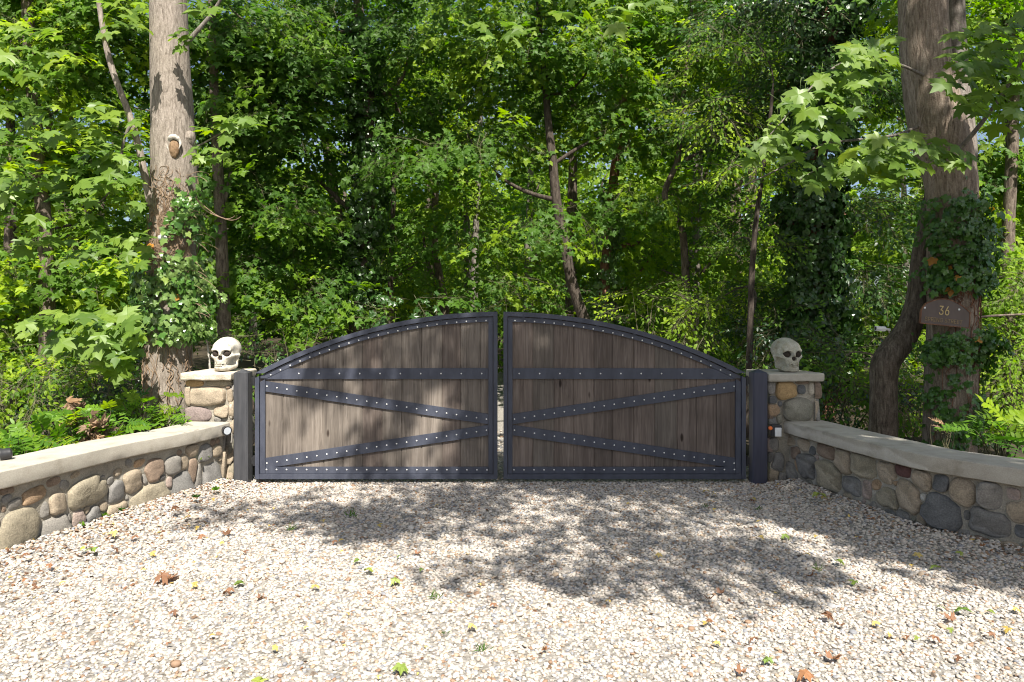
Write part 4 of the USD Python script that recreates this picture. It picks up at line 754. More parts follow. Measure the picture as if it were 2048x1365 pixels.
# ------------------------------------------------------------------ climbing ivy with single leaves on the two near trunks
def trunk_at(tr, Y, py):
    a = np.array(tr, float); k = np.argsort(a[:, 1]); return np.interp(py, a[k, 1], a[k, 0]), np.interp(py, a[k, 1], a[k, 2]) / 2
def tufts(parent, pos, out, mats, scale, r, name):
    n = len(pos); q = Rot.from_quat(orient(out + r.normal(0, .3, (n, 3)) + [0, 0, .35], np.array([0, 0, -1.0]) + r.normal(0, .3, (n, 3)))).as_matrix(); mi = r.integers(0, len(mats), n)
    for k, m in enumerate(mats):
        ms = [((TUFTS[i % 4][0] @ q[i].T) * r.uniform(*scale) + pos[i], TUFTS[i % 4][1]) for i in np.flatnonzero(mi == k)]
        if ms: obj(name, join(ms), m, parent, kind='stuff')
def climber(name, label, tr, Y, zones, seed, mats, vines, vine_mat, rest=0):
    t = thing(name, label, 'ivy'); r = np.random.default_rng(seed); made = 0; pos, out = [], []
    for (pa, pb, n, th0, th1, bulk, sa, sb) in zones:
        for _ in range(n):
            py = r.uniform(pa, pb); th = r.uniform(th0, th1); cx, w = trunk_at(tr, Y, py); c = P(cx, py, Y); R = w * Y / F; o = np.array([math.sin(th), -math.cos(th), 0]); d = R + .012 + abs(r.normal(0, bulk))
            q = c + o * d; nr = o + np.array([r.normal(0, .4), r.normal(0, .35), .45 + r.normal(0, .3)]); s = r.uniform(sa, sb) * Y / F
            if made < 300:
                v, f = leaf_shape(IVY, seed * 999 + made, .10, .22); mt = mats[0] if r.random() < .7 else mats[1]
                if r.random() < .025: mt = 'autumn_leaf'
                obj('leaf', ((v * s) @ basis(nr, np.array([r.normal(0, .5), 0, -1])).T + q, f), mt, t, smooth=30); made += 1
            else: pos.append(q); out.append(o)
    if pos:
        pos, out = np.array(pos), np.array(out); tufts(t, pos, out, mats, (.5, .85), r, 'foliage')
    for (pa, pb, n, th0, th1, rad, wander) in vines:
        ms = []
        for k in range(n):
            a, b = sorted(r.uniform(min(pa, pb), max(pa, pb), 2)); b = max(b, a + 45); m_ = 9; th = r.uniform(th0, th1) + np.cumsum(r.normal(0, wander, m_)); pts = []
            for py, h in zip(np.linspace(b, a, m_), th):
                cx, w = trunk_at(tr, Y, py); pts.append(P(cx, py, Y) + np.array([math.sin(h), -math.cos(h), 0]) * (w * Y / F + .003 + abs(r.normal(0, .006))))
            ms.append(tube(pts, np.linspace(rad, rad * .6, m_) * r.uniform(.6, 1.2), 5, 16))
            if n > 30: continue
        obj('vine_stems', join(ms), vine_mat, t, smooth=True, kind='stuff')
    return t
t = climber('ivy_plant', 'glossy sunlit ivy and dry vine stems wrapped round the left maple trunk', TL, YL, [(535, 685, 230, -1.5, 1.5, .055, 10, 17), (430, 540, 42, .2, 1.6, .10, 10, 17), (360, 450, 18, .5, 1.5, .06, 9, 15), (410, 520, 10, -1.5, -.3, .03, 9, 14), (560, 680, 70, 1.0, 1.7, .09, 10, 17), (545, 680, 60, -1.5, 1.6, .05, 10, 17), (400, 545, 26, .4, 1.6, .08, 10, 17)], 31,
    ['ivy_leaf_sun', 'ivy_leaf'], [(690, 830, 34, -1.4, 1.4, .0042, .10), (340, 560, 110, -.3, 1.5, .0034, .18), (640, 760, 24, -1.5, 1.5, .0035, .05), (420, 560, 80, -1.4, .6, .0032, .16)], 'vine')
r_ = np.random.default_rng(4); ms = []
for k in range(22):                                            # loose dry tendrils sticking out to the right
    py = r_.uniform(330, 640); cx, w = trunk_at(TL, YL, py); a = P(cx + w * .7, py, YL - .1); d = np.array([r_.uniform(.05, .22), r_.uniform(-.12, .02), r_.uniform(-.10, .06)])
    ms.append(tube([a, a + d * .5 + [0, 0, .02], a + d, a + d * 1.2 + [.0, 0, -.02]], [.0028, .0024, .002, .0012], 5, 12))
ms.append(tube(px_path([(395, 400), (410, 420), (440, 435), (462, 441), (482, 433)], 5.35), [.004, .004, .0035, .003, .002], 6, 20)); ms.append(tube(px_path([(390, 395), (408, 412), (432, 430), (455, 438), (470, 432)], 5.3), [.004, .0035, .003, .003, .002], 6, 20))
obj('tendrils', join(ms), 'vine', t, smooth=True, kind='stuff')
q = P(325, 476, YL - .20); t = thing('white_knob', 'small white dome fixed to the vine-covered left maple trunk', 'knob'); m = trimesh.creation.icosphere(2, 1); obj('dome', (np.array(m.vertices) * [.036, .03, .026] + q, np.array(m.faces)), 'white_plastic', t, smooth=True); obj('base', tube([q + [0, .0, -.012], q + [0, .06, -.012]], .02, 10), 'vine', t, smooth=30)
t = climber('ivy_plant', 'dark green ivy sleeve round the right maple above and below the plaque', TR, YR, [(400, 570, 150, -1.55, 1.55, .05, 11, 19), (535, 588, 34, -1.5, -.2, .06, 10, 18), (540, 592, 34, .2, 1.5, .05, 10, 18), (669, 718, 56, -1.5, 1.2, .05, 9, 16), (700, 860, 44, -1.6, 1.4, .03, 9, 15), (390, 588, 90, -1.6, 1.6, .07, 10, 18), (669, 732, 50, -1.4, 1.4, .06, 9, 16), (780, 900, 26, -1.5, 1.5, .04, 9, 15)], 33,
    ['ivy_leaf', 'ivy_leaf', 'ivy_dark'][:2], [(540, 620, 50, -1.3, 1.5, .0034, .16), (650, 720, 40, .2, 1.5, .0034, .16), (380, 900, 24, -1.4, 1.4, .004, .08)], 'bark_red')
# ------------------------------------------------------------------ the wood behind
def clump_points(r, clumps, n):
    """n shoots spread over flattened clumps (centre, radius): mostly near each clump's skin."""
    C = np.array([c for c, _ in clumps]); R = np.array([q for _, q in clumps]); k = r.choice(len(C), n, p=R ** 2 / (R ** 2).sum())
    d = unit(r.normal(0, 1, (n, 3))) * (r.random(n) ** .45)[:, None] * R[k][:, None] * [1, 1, .55]; return C[k] + d, d * [1, 1, .4] + [0, 0, .02]
def forest_tree(name, label, path, Y, w, mat, clumps, n, seed, mats=MAPLE, protos=SPRAYS, scale=(.65, 1.1), limbs=5, ivy=None, group=None, tips=None):
    """path, w and the clumps (px, py, radius px, distance offset) are where the photograph shows them, at distance Y."""
    r = np.random.default_rng(seed); t = thing(name, label, 'tree', group); pw = px_path(path, Y); ws = np.interp(np.linspace(0, 1, len(path)), np.linspace(0, 1, len(w)), w) / 2 * Y / F
    base = pw[0].copy(); base[2] = hill(base[0], base[1]) - .1 if base[1] > 5.9 else 0; pw = np.vstack([base, pw]); ws = np.r_[ws[0] * 1.25, ws]
    obj('trunk', tube(pw, ws, 14, 50, .10, seed), mat, t, smooth=True)
    cl = [(P(a, b, Y + dy), rad * Y / F) for a, b, rad, dy in clumps]
    for k, (c, rad) in enumerate(cl[:limbs]):
        i = int(np.argmin(np.abs(pw[:, 2] - (c[2] - .6 * abs(c[0] - np.interp(c[2], pw[:, 2], pw[:, 0])))))); i = min(max(i, 1), len(pw) - 1); a = pw[i]; mid = (a + c) / 2 + r.normal(0, .15, 3)
        obj('branch', tube([a, mid, c + r.normal(0, .1, 3)], [ws[i] * .5, ws[i] * .35, .008], 7, 16, .1, seed + k), mat, t, smooth=True)
    for tip in tips or (): obj('branch', tube(px_path(tip, Y), np.linspace(ws[2] * .7, .012, len(tip)), 8, 24, .1, seed + 50), mat, t, smooth=True)
    p, o = clump_points(r, cl, int(n * 1.25)); crown(t, p, o, mats, protos, scale, seed=seed)
    if ivy:
        pa, pb, wid, cnt, im = ivy; py = r.uniform(pa, pb, cnt); th = r.uniform(-2.2, 2.2, cnt); s_ = np.array(path, float); k = np.argsort(s_[:, 1]); cx = np.interp(py, s_[k, 1], s_[k, 0])
        o = np.stack([np.sin(th), -np.cos(th), 0 * th], 1); lump = .6 + .8 * meshkit.noise(np.stack([py / 60, th, 0 * th + seed], -1)); q = np.array([P(a, b, Y) for a, b in zip(cx, py)]) + o * (wid / 2 * Y / F * lump * r.uniform(.6, 1.1, cnt))[:, None]
        tufts(t, q, o, [im], (.8, 1.5), r, 'ivy_leaves')
    return t
forest_tree('maple_tree', 'slender maple with a kinked pale trunk rising behind the right gate leaf', [(1172, 650), (1145, 570), (1127, 480), (1113, 400), (1106, 330), (1098, 260), (1092, 190), (1085, 120), (1076, 0), (1066, -250)], 9, [24, 22, 20, 19, 18, 16, 13, 11, 8, 5], 'bark_dark',
    [(1010, 90, 120, 0), (1180, 120, 120, .3), (960, 290, 120, .2), (1240, 260, 110, .5), (1130, 640, 60, 1), (1110, 435, 75, -.5), (1040, 180, 110, .6), (1300, 400, 100, .4), (930, 440, 100, .5), (1000, -20, 160, 0), (1200, 10, 120, .3), (1290, 190, 90, .5), (1010, 560, 80, .8)], 620, 101)
forest_tree('vine_clad_tree', 'thin trunk wrapped in yellowish vines just right of the kinked slender maple', [(1198, 650), (1207, 590), (1213, 500), (1221, 420), (1232, 320), (1243, 230), (1250, 120), (1262, -60)], 10, [24, 22, 20, 19, 18, 16, 12], 'bark_red',
    [(1270, 30, 150, .5), (1350, 150, 110, .5), (1200, -60, 130, .5), (1300, 520, 80, 1), (1250, 470, 70, .6)], 260, 102, ivy=(400, 650, 40, 60, 'ivy_leaf_sun'))
forest_tree('ivy_clad_tree', 'trunk smothered in dark ivy behind the right skull and pillar', [(1640, 780), (1632, 600), (1622, 430), (1640, 250), (1655, 60), (1662, -120)], 8, [46, 44, 40, 36], 'bark_red',
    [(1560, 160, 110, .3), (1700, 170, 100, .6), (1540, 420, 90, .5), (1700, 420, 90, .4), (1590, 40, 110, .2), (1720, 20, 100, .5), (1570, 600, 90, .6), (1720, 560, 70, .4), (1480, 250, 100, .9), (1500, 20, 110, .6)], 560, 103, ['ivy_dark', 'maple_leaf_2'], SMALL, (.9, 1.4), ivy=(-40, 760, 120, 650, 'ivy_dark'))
forest_tree('young_tree', 'thin straight grey trunk standing behind the right gate post', [(1497, 770), (1501, 640), (1506, 510), (1515, 420), (1532, 300), (1545, 180)], 7.2, [13, 12, 11, 8, 6], 'bark_dark', [(1470, 330, 70, .2), (1420, 230, 80, .5), (1500, 480, 60, .6), (1450, 600, 60, 1.0), (1440, 90, 90, .5)], 150, 104, protos=SMALL)
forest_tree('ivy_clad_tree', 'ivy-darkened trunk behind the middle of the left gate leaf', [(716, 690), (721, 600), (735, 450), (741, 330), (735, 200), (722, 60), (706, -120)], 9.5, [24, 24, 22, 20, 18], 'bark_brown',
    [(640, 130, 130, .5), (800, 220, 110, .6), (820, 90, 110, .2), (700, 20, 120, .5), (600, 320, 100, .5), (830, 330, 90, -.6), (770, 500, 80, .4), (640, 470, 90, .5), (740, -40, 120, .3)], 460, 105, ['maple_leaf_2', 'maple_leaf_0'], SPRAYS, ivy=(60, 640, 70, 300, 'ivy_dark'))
forest_tree('young_tree', 'pale thin trunk deep in the wood above the gap of the gate', [(948, 640), (950, 520), (953, 430), (957, 330), (961, 150)], 14, [16, 14, 12, 9], 'bark_grey', [(900, 200, 120, .5), (1010, 260, 110, .5), (940, 80, 130, .5)], 200, 106)
forest_tree('young_tree', 'dark forked trunk deep in the wood left of the gate gap', [(892, 645), (886, 590), (876, 540), (868, 470), (872, 380), (878, 200)], 13, [18, 16, 14, 10], 'bark_brown', [(850, 380, 110, .5), (800, 430, 90, .5), (880, 100, 130, .5), (850, 560, 60, .6)], 220, 107, tips=[[(884, 580), (862, 545), (850, 500), (846, 430)]])
forest_tree('young_tree', 'straight black-looking stem behind the left gate leaf right of the ivy-darkened trunk', [(782, 660), (781, 560), (785, 450), (790, 300), (800, 120)], 11, [12, 11, 9, 6], 'bark_brown', [(790, 560, 70, .6), (800, 150, 120, .6), (850, 270, 90, .6)], 180, 108)
forest_tree('arching_tree', 'thin tree with a bough arching left across the bright clearing right of centre', [(1376, 690), (1372, 560), (1367, 480), (1358, 440), (1330, 400), (1348, 340), (1362, 250), (1375, 120), (1380, -60)], 9.2, [16, 15, 13, 12, 9, 6], 'bark_brown', [(1400, 90, 100, .8), (1420, 260, 70, 1.2), (1360, -20, 110, .5), (1320, 560, 60, .9)], 180, 109, tips=[[(1358, 440), (1320, 434), (1285, 428), (1250, 418)], [(1348, 340), (1390, 310), (1430, 300)]])
forest_tree('young_tree', 'slim tree at the right edge behind the broad maple', [(2020, 760), (2014, 600), (2022, 350), (2030, 100), (2034, -100)], 8.6, [26, 24, 20, 15], 'bark_brown', [(1990, 130, 110, .5), (2080, 330, 110, .6), (1990, 330, 90, .6), (2060, 0, 130, .4), (2030, 560, 110, .4), (1980, 700, 80, .3), (2090, 680, 110, .3)], 420, 110)
forest_tree('maple_tree', 'leafy maple with a hidden trunk filling the left edge', [(90, 820), (95, 600), (80, 350), (60, 100), (50, -150)], 7.4, [30, 28, 24, 18], 'bark_brown', [(60, 120, 130, .2), (200, 60, 120, .5), (30, 330, 120, .2), (180, 300, 110, .6), (60, 540, 110, .3), (200, 520, 100, .5), (110, 700, 100, .5), (220, 680, 70, .6), (20, 700, 90, .3), (120, -40, 150, .5)], 640, 111)
forest_tree('maple_tree', 'maple with layered bright shoots between the sunlit trunk and the left gate leaf', [(452, 760), (448, 620), (440, 420), (430, 220), (425, -60)], 8.2, [26, 24, 20, 14], 'bark_brown', [(420, 90, 120, .4), (530, 60, 120, .6), (470, 220, 110, .5), (560, 240, 100, .7), (440, 360, 100, .6), (540, 420, 100, .6), (600, 130, 110, .7), (450, 540, 90, .6), (560, 560, 90, .7), (620, 600, 80, .9)], 640, 112, ['maple_leaf_2', 'maple_leaf_0'])
forest_tree('tall_tree', 'far straight trunk in the bright part of the wood right of centre', [(1480, 690), (1476, 560), (1472, 440), (1470, 200), (1468, -80)], 15, [24, 22, 20, 14], 'bark_brown', [(1440, 160, 130, .5), (1350, 300, 120, .5), (1500, 60, 130, .5), (1420, 430, 110, .6), (1540, 300, 110, .6)], 320, 113)
# the rest of the trees: each stands where its trunk would be lost among the leaves
fill = [(-6.6, 9.0, 11), (-4.9, 11.5, 12), (-3.0, 13.0, 12), (-.9, 15.5, 13), (1.2, 13.2, 11), (3.1, 12.0, 12), (4.9, 10.2, 11), (6.9, 9.3, 11), (-8.4, 13.5, 13), (-6.2, 16.5, 13), (-2.2, 18.5, 13), (2.6, 17.8, 12), (5.2, 15.0, 12), (8.3, 13.5, 12), (-10.8, 18.0, 14), (10.6, 18.2, 13), (6.9, 19.5, 12), (.4, 21.0, 12), (-4.4, 21.5, 13), (-9.4, 10.5, 11)]
wh = ['far left', 'left', 'left of centre', 'centre', 'right of centre', 'right', 'far right']
r0 = np.random.default_rng(77)
KINDS = {}
for k, (x, y, H) in enumerate(fill):
    kind = k % 6; zb = hill(x, y); r = np.random.default_rng(300 + k); H = 3.9 + .27 * y + (k % 3) * .5; Hk = 8.0
    t = thing('woodland_tree', 'woodland tree whose trunk is lost in the foliage behind the gate', 'tree', 'trees of the wood behind the gate', (x, y, zb)); X_ = UsdGeom.Xform(t)
    X_.AddRotateZOp().Set(float(r.uniform(-50, 50))); X_.AddScaleOp().Set(Gf.Vec3f(float(1.0 * (H / Hk) ** .5), float((H / Hk) ** .5), float(H / Hk)))
    if kind in KINDS: t.GetReferences().AddInternalReference(KINDS[kind]); t.SetInstanceable(True); continue
    KINDS[kind] = t.GetPath(); w = r.uniform(.06, .12); lean = r.normal(0, .4, 2)
    tr = np.array([[0, 0, -.3], [lean[0] * .2 + r.normal(0, .1), 0, Hk * .3], [lean[0] * .6, lean[1] * .5, Hk * .55], [lean[0], lean[1], Hk * .8]]); obj('trunk', tube(tr, [w * 1.2, w, w * .7, w * .3], 10, 24, .1, k), ['bark_brown', 'bark_grey'][k % 2], t, smooth=True)
    cl = []
    for _ in range(17):
        zz = r.uniform(.06, 1.0) ** .9 * Hk; rad = r.uniform(.6, 1.15); a = r.uniform(0, 2 * np.pi); d = r.uniform(.3, 1.7) * (1.15 - .55 * zz / Hk); cl.append((np.array([lean[0] * zz / Hk + d * math.cos(a), d * math.sin(a) * .8, zz]), rad))
    ms = []
    for c, rad in cl[:9]: a = np.array([np.interp(c[2] - .4, tr[:, 2], tr[:, q]) for q in (0, 1)] + [max(c[2] - .4, 0)]); ms.append(tube([a, (a + c) / 2 + r.normal(0, .12, 3), c], [w * .4, w * .25, .008], 6, 10))
    obj('branches', join(ms), 'bark_brown', t, smooth=True, kind='stuff')
    p, o = clump_points(r, cl, 400); crown(t, p, o, [MAPLE, ['maple_leaf_1', 'maple_leaf_0'], ['maple_leaf_0', 'maple_leaf_1', 'maple_leaf_2']][k % 3], SMALL if kind == 3 else SPRAYS, (.8, 1.25), seed=400 + k)
# far woodland: one mass up the slope
r = np.random.default_rng(55); dw = UsdGeom.Xform.Define(stage, '/World/distant_woodland'); tag(dw, 'far leafy woodland closing the view up the slope', 'woodland', kind='stuff')
fl_, tm, tx, ti, ts_ = [], [], [], [], []
for q in range(4):
    cl = [(np.array([r.normal(0, 1.5), r.normal(0, 1.2), r.uniform(.03, 1) * 7]), r.uniform(.9, 1.6)) for _ in range(16)]; p, o = clump_points(r, cl, 170); n = len(p)
    Q = basis(np.array([0, -.55, .9]) + r.normal(0, .32, (n, 3)) + .25 * unit(o), unit(o) + r.normal(0, .45, (n, 3)) + [0, -.25, -.28]); fl_.append([(join([((FARS[i % 4][0][0] @ Q[i].T) * r.uniform(1.0, 1.5) + p[i], FARS[i % 4][0][1]) for i in range(n)]), ['maple_leaf_0', 'maple_leaf_1', 'maple_leaf_1', 'maple_leaf_2'][q], False)])
for k in range(95):
    y = r.uniform(22, 52); x = r.uniform(-1, 1) * (y * .86 + 2); zb = hill(x, y); H = r.uniform(5, 8.2); tx.append([x, y, zb]); ti.append(k % 4); ts_.append([1.0, 1.0, H / 7])
    tm.append(tube([[x, y, zb - .2], [x + r.normal(0, .3), y, zb + H * .5], [x + r.normal(0, .5), y, zb + H * .9]], [.16, .12, .04], 7, 8))
obj('trunks', join(tm), 'bark_brown', dw, smooth=True, kind='stuff'); instancer('foliage', fl_, tx, Rot.from_euler('z', r.uniform(-.9, .9, 95)).as_quat(), np.array(ts_), ti, dw)

# ------------------------------------------------------------------ shrubs and undergrowth
def shrub(name, label, cx, cy, rx, ry, Y, n, seed, mats, protos, scale=(.6, 1.0), depth=.5, group=None):
    r = np.random.default_rng(seed); t = thing(name, label, 'shrub', group); c = P(cx, cy, Y); foot = np.array([c[0], c[1], .05 if Y < 6 else hill(c[0], c[1])]); a, b = rx * Y / F, ry * Y / F
    d = unit(r.normal(0, 1, (n, 3))) * (r.random(n) ** .4)[:, None]; p = c + d * [a, depth, b]; ms = []
    for k in range(9):
        e = c + unit(r.normal(0, 1, 3)) * [a * .8, depth * .8, b * .8]; ms.append(tube([foot + r.normal(0, .04, 3) * [1, 1, 0], (foot + e) / 2 + r.normal(0, .05, 3), e], [.010, .007, .003], 5, 10))
    obj('stems', join(ms), 'twig', t, smooth=True, kind='stuff'); crown(t, p, d * [1, 1, .4], mats, protos, scale, 'foliage', seed); return t
SH = [('bright shrub under the maple at the left edge behind the compound-leaved plants', 40, 780, 130, 90, 6.4, 120, SMALL), ('shrub in the dark between left wall and sunlit maple trunk', 220, 760, 110, 80, 6.8, 80, SMALL), ('shrub peeping over the arch behind the left part of the left gate leaf', 600, 690, 90, 60, 7.6, 22, SMALL), ('low bush behind the left gate post and skull', 500, 740, 60, 70, 7.2, 40, SMALL),
    ('bush above the arch behind the middle of the left gate leaf', 820, 620, 90, 50, 9.0, 16, SPRAYS), ('bush seen above the top of the right gate leaf near the gap', 1060, 610, 80, 50, 9.6, 18, SMALL), ('bright bush above the right gate leaf right of the vine-wrapped trunk', 1290, 640, 100, 70, 8.6, 36, SMALL), ('pale bush above the falling arch of the right gate leaf', 1400, 650, 80, 90, 8.2, 40, SMALL),
    ('bush between the right pillar and the crooked trunk', 1700, 770, 60, 110, 7.0, 110, SMALL), ('bright undergrowth between the crooked trunk and the broad maple', 1822, 790, 40, 90, 6.9, 60, SMALL), ('sunlit bush at the right edge behind the right wall', 2010, 760, 80, 110, 7.4, 150, SMALL), ('bush filling the right edge above the fern fronds', 2080, 600, 90, 110, 7.8, 110, SMALL), ('dark shrub behind the thin straight grey trunk', 1560, 690, 60, 80, 7.6, 80, SMALL)]
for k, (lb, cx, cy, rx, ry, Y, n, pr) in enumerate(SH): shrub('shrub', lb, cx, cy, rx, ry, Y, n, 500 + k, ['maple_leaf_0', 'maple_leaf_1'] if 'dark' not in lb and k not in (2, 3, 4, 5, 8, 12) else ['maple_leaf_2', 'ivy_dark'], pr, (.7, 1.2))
LEAFLET = [(0, 0), (.14, .15), (.20, .42), (.13, .75), (0, 1.0)]
def frond(p, d, up, L, seed, n=7, lf=.27):
    """One compound leaf: a rachis with paired leaflets and one at the tip."""
    r = np.random.default_rng(seed); d, up = unit(np.array(d, float)), unit(np.array(up, float)); up = unit(up - d * (up @ d)); s = np.cross(d, up); q = lambda t: p + d * L * t - np.array([0, 0, 1.0]) * L * .35 * t * t; ms = [tube([q(t) for t in np.linspace(0, 1, 5)], np.linspace(.0028, .001, 5), 4)]
    for k in range(n):
        t = .22 + .78 * k / n
        for sg in (-1, 1):
            tip = s * sg + d * .45 + np.array([0, 0, -.25]) + r.normal(0, .1, 3); v, f = leaf_shape(LEAFLET, seed * 13 + k, .08, .15); ms.append(((v * L * lf * (1 - .35 * abs(t - .5))) @ basis(up + r.normal(0, .15, 3), tip).T + q(t), f))
    v, f = leaf_shape(LEAFLET, seed, .08, .15); ms.append(((v * L * lf) @ basis(up, d + np.array([0, 0, -.5])).T + q(1.0), f)); return join(ms)
def fern_plant(label, cx, cy, rx, ry, Y, n, seed, mats, L=(.13, .24), foot_z=.1):
    r = np.random.default_rng(seed); t = thing('compound_leaved_plant', label, 'plant'); stems = []
    for k in range(n):
        a = P(cx + r.uniform(-rx, rx), cy + r.uniform(-ry, ry), Y + r.uniform(-.25, .25)); dirn = np.array([r.normal(0, .8), -.45 + r.normal(0, .4), r.normal(.25, .35)])
        obj('frond', frond(a, dirn, [0, -.5, 1], r.uniform(*L), seed * 50 + k), mats[r.integers(len(mats))], t, smooth=30); stems.append(tube([[P(cx, cy, Y)[0] + r.normal(0, .08), Y + r.normal(0, .1), foot_z], (a + [P(cx, cy, Y)[0], Y, foot_z]) / 2 + r.normal(0, .03, 3), a], [.005, .004, .0025], 5, 8))
    obj('stems', join(stems), 'twig', t, smooth=True, kind='stuff'); return t
FM = ['fern_leaf', 'fern_leaf', 'maple_leaf_1']
fern_plant('bright compound-leaved plant between the sunlit maple trunk and the left coping', 290, 830, 55, 38, 5.15, 46, 61, FM)
fern_plant('leafy compound-leaved plant with dry brown leaves behind the middle of the left coping', 190, 850, 60, 32, 4.75, 52, 62, FM)
fern_plant('low compound-leaved plant overhanging the near end of the left coping', 60, 890, 62, 22, 4.2, 44, 63, FM)
fern_plant('lime compound leaves drooping towards the right coping at the right edge', 1995, 862, 48, 30, 4.75, 26, 64, FM, (.20, .30))
fern_plant('small rust-tinged compound leaves at the foot of the ivy-clad maple', 1885, 850, 26, 14, 5.2, 10, 65, ['fern_leaf', 'dead_leaf'], (.10, .16))
for k, (cx, cy, Y) in enumerate(((148, 820, 4.72), (192, 858, 4.5))):
    r = np.random.default_rng(700 + k); t = thing('dry_leaf_cluster', ['upper', 'lower'][k] + ' clump of withered brown leaves hanging in the plant behind the left coping', 'dead leaves')
    for q in range(22):
        v, f = leaf_shape(HALF, 800 + q + k * 40, .4, .8); obj('leaf', ((v * r.uniform(.05, .09)) @ basis(r.normal(0, 1, 3), np.array([r.normal(0, .4), r.normal(0, .3), -1])).T + P(cx + r.normal(0, 12), cy + r.normal(0, 13), Y + r.normal(0, .04)), f), 'dead_leaf', t, smooth=30)
t = thing('dry_brush', 'tangle of bare dry twigs between the crooked trunk and the broad maple', 'brush'); r = np.random.default_rng(71); ms = []
for k in range(34): a = P(1800 + r.normal(0, 12), 790 + r.uniform(-20, 70), 6.3 + r.normal(0, .1)); d = r.normal(0, .1, 3) + [0, 0, -.08]; ms.append(tube([a, a + d * .5 + r.normal(0, .02, 3), a + d], [.004, .003, .0015], 4, 8))
obj('twigs', join(ms), 'vine', t, smooth=True, kind='stuff')

# ------------------------------------------------------------------ house glimpsed through the trees
hs = thing('house', 'pale house glimpsed through the leaves far behind the left pillar', 'house'); hx0, hx1, hy = -12.6, -7.4, 27.0; hz = hill(-10, 27)
obj('wall', bx(hx0, hx1, hy, hy + 6, hz - .5, hz + 3.4), 'siding', hs)
v = np.array([[hx0 - .4, hy - .4, hz + 3.38], [hx1 + .4, hy - .4, hz + 3.38], [hx1 + .4, hy + 6.4, hz + 3.38], [hx0 - .4, hy + 6.4, hz + 3.38], [hx0 - .4, hy + 3, hz + 5.6], [hx1 + .4, hy + 3, hz + 5.6]]); obj('roof', (v, np.array([[0, 1, 5], [0, 5, 4], [2, 3, 4], [2, 4, 5], [1, 2, 5], [3, 0, 4], [0, 2, 1], [0, 3, 2]])), 'roof_shingle', hs)
for x in (hx0 + .8, hx0 + 2.4, hx0 + 4.0): w_ = obj('window', join([bx(x - .06, x + .96, hy - .04, hy + .01, hz + 1.0, hz + 1.06), bx(x - .06, x + .96, hy - .04, hy + .01, hz + 2.3, hz + 2.36), bx(x - .06, x, hy - .04, hy + .01, hz + 1.06, hz + 2.3), bx(x + .9, x + .96, hy - .04, hy + .01, hz + 1.06, hz + 2.3)]), 'white_plastic', hs); obj('pane', bx(x, x + .9, hy - .02, hy - .005, hz + 1.06, hz + 2.3), 'window_dark', w_)

# ------------------------------------------------------------------ fallen leaves and weeds on the gravel
def ground_at(px, py): Y = CAM_H * F / (py - CY); p = P(px, py, Y); z = float(gz(p[0], p[1])); Y = (CAM_H - z - .012) * F / (py - CY); return P(px, py, Y)
c7 = lambda l: [(1400 + a / 3.137, 930 + b / 3.137, s / 3.137) for a, b, s in l]; c8 = lambda l: [(300 + a / 2.926, 930 + b / 2.926, s / 2.926) for a, b, s in l]; c3 = lambda l: [(a / 2.926, 720 + b / 2.926, s / 2.926) for a, b, s in l]
BROWN = c7([(55, 848, 80), (190, 868, 50), (60, 1003, 70), (340, 1125, 80), (790, 980, 90), (1590, 985, 90), (820, 1235, 130), (240, 1315, 100), (650, 1345, 130), (690, 705, 70), (1640, 1240, 80), (1310, 1100, 60), (1765, 520, 50), (330, 235, 50)]) + c8([(90, 685, 130), (470, 745, 60), (150, 880, 60), (440, 770, 60), (2010, 830, 70), (560, 520, 40), (700, 560, 40), (80, 830, 40)]) + c3([(975, 1300, 120), (790, 1050, 60), (1430, 1135, 50), (670, 1130, 60), (1175, 1050, 60), (1020, 880, 60), (1330, 1030, 80), (230, 1120, 50), (60, 1130, 60), (150, 1150, 60), (300, 1220, 50)])
YEL = c7([(735, 460, 40), (1950, 1060, 80), (110, 1130, 70), (1365, 575, 60), (1315, 640, 45), (1180, 1080, 50), (1095, 1005, 70), (375, 470, 50), (370, 365, 40), (1980, 920, 60), (40, 1010, 50), (30, 180, 60)]) + c8([(255, 720, 40), (355, 1020, 50), (385, 550, 35), (1115, 450, 36), (1155, 885, 36), (15, 540, 45), (740, 1090, 60), (1880, 960, 90), (1330, 1255, 50), (480, 1210, 40)]) + c3([(880, 1155, 65), (1165, 995, 50), (1100, 935, 50), (1130, 1335, 50), (1300, 1080, 40), (680, 1030, 70), (1240, 830, 40)])
GRN = c7([(530, 460, 80), (735, 205, 110), (1490, 660, 100), (1650, 950, 120), (1585, 1055, 70), (430, 1240, 100), (985, 755, 80), (870, 630, 70), (1640, 570, 60), (1510, 910, 60), (1370, 1110, 60), (1815, 935, 60)]) + c8([(530, 713, 70), (1265, 635, 75), (1425, 695, 80), (1220, 575, 55), (1580, 625, 40), (1470, 1210, 120), (660, 1310, 130), (1460, 548, 40)]) + c3([(1405, 1325, 75), (480, 1115, 45), (560, 1125, 90)])
r = np.random.default_rng(91)
for _ in range(46):
    a, b = r.uniform(60, 2000), 975 + 330 * r.random() ** 1.6; Y = CAM_H * F / (b - CY); x = (a - CX) * Y / F
    if inside_drive(np.array([x]), np.array([Y]))[0]: (BROWN if r.random() < .62 else YEL).append((a, b, r.uniform(10, 20) * (b - CY) / 450))
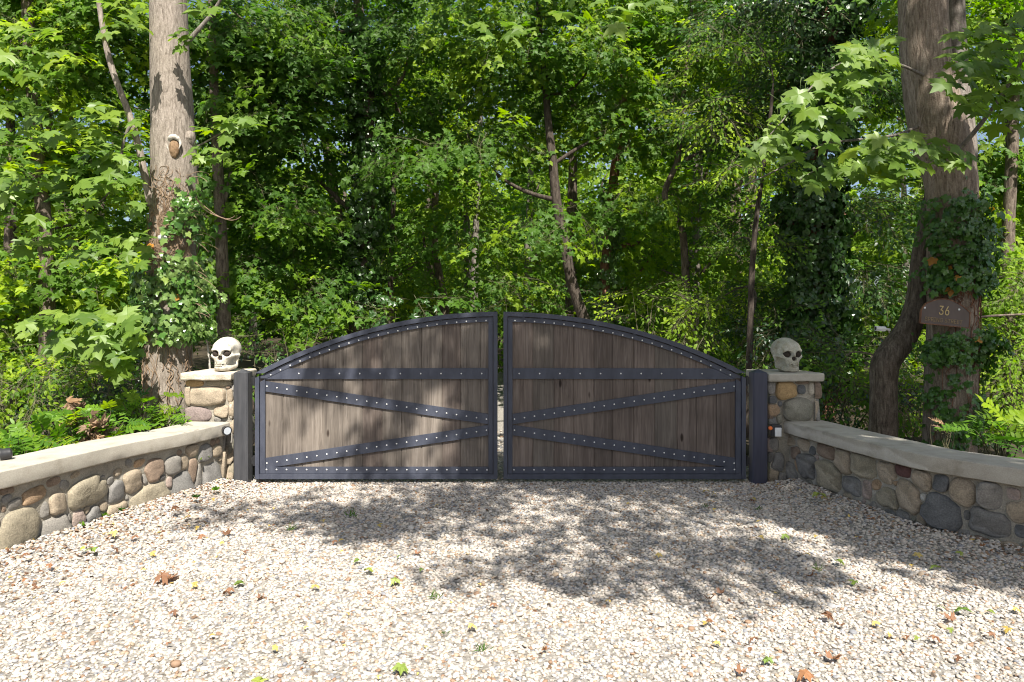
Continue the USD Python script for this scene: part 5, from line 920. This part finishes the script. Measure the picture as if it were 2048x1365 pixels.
for nm, lst in (('brown', BROWN), ('yellow', YEL), ('green', GRN)):
    for a, b, s in lst:
        q = ground_at(a, b); L = s * q[1] / F * .66; v, f = leaf_shape(HALF if s > 14 or nm != 'brown' else OV, int(r.integers(1e6)), .35, .6 if nm == 'brown' else .3); v = v * [1, 1, 1]
        th = r.uniform(0, 2 * np.pi); v = (v * L * r.uniform(.8, 1.1)) @ basis(np.array([r.normal(0, .22), r.normal(-.12, .22), 1 if nm != 'brown' or r.random() < .6 else -1]), np.array([math.cos(th), math.sin(th), 0])).T; v[:, 2] += max(0, -v[:, 2].min()) * .7
        tag(obj('fallen_leaf', (v + q + [0, 0, .006], f), 'fallen_' + nm, smooth=30), {'brown': 'brown curled fallen leaf lying on the pale gravel', 'yellow': 'yellow fallen leaf lying on the pale gravel', 'green': 'green fallen leaf lying on the pale gravel'}[nm], 'leaf', nm + ' leaves fallen on the gravel')
for a, b, s in [(235, 1023, 22), (207, 1032, 20), (163, 1052, 16), (700, 1034, 34), (870, 1196, 30), (965, 1302, 34), (890, 1268, 20), (1635, 1140, 24), (455, 968, 18), (432, 980, 14), (390, 995, 14), (1990, 1085, 26), (580, 1060, 22), (1515, 1020, 18), (1410, 1015, 16)]:
    q = ground_at(a, b); ms = []; h = s * .75 * q[1] / F
    for k in range(16):
        d = np.array([r.normal(0, .6), r.normal(0, .6), r.uniform(.3, .9)]); v, f = leaf_shape([(0, 0), (.05, .3), (.04, .7), (0, 1)] if a > 500 else OV, k, .1, .3); ms.append(((v * h * r.uniform(.5, 1)) @ basis(np.cross(d, r.normal(0, 1, 3)), d).T + q + r.normal(0, h * .2, 3) * [1, 1, 0], f))
    tag(obj('weed', join(ms), 'maple_leaf_2', smooth=30), 'small green weed tuft growing through the gravel', 'weed', 'weeds in the gravel')

# crumbs of dead leaf and bark that have drifted against the walls and the gate
r = np.random.default_rng(404); bits = []
for k in range(5): v, f = leaf_shape([(0, 0), (.35, .2), (.28, .6), (0, 1)], 900 + k, .5, .6); bits.append([((v - [0, .5, 0]) * [1, 1, .8], f)])
pp = []
while len(pp) < 3000:
    Y = r.uniform(2.2, 5.15); lx, rx = np.interp(Y, LP[:, 1], LP[:, 0]), np.interp(-Y, -RP[:, 1], RP[:, 0]); u = r.random()
    x = lx + abs(r.normal(0, .28)) if u < .42 else rx - abs(r.normal(0, .22)) if u < .62 else r.uniform(lx, rx)
    if u > .62 and r.random() > .5 + .4 * (Y > 4.75): continue
    if lx < x < rx: pp.append([x, Y, 0])
pp = np.array(pp); pp[:, 2] = gz(pp[:, 0], pp[:, 1]) + .008; n = len(pp)
instancer('leaf_litter', [[(b[0], m, False)] for b, m in zip(bits, ['dead_leaf', 'fallen_brown', 'dead_leaf', 'bark_brown', 'fallen_yellow'])], pp, quats(basis(r.normal(0, .35, (n, 3)) + [0, 0, 1], r.normal(0, 1, (n, 3)) * [1, 1, .1])), r.uniform(.010, .028, n), r.choice(5, n, p=[.3, .28, .2, .17, .05]), None)
tag(stage.GetPrimAtPath('/World/leaf_litter'), 'crumbled brown leaf litter on the gravel along walls and gate', 'leaf litter', kind='stuff')

# low ground cover on the woodland floor and on the banks behind the walls
r = np.random.default_rng(515); pp = []
while len(pp) < 1500:
    x, y = r.uniform(-11, 11), r.uniform(1.2, 14); lx, rx = np.interp(y, LP[:, 1], LP[:, 0]), np.interp(-y, -RP[:, 1], RP[:, 0])
    if y < 5.9 and lx - .45 < x < rx + .45: continue
    if y >= 5.9 and abs(x) < 1.9 and r.random() < .9: continue
    if meshkit.noise(np.array([[x * .7, y * .7, 0]]), 8)[0] + r.random() * .5 < .62: continue
    pp.append([x, y, (hill(x, y) if y > 5.9 else .10) + .03])
pp = np.array(pp); n = len(pp); pr = [[(SMALL[k % 4][0], m, False)] for k, m in enumerate(['maple_leaf_0', 'maple_leaf_2', 'ivy_leaf', 'maple_leaf_2'])]
instancer('ground_cover', pr, pp, quats(basis(r.normal(0, .2, (n, 3)) + [0, -.1, 1], r.normal(0, 1, (n, 3)) * [1, 1, .1])), r.uniform(.5, 1.1, n), r.integers(0, 4, n), None)
tag(stage.GetPrimAtPath('/World/ground_cover'), 'low leafy ground cover on the woodland floor', 'ground cover', kind='stuff')
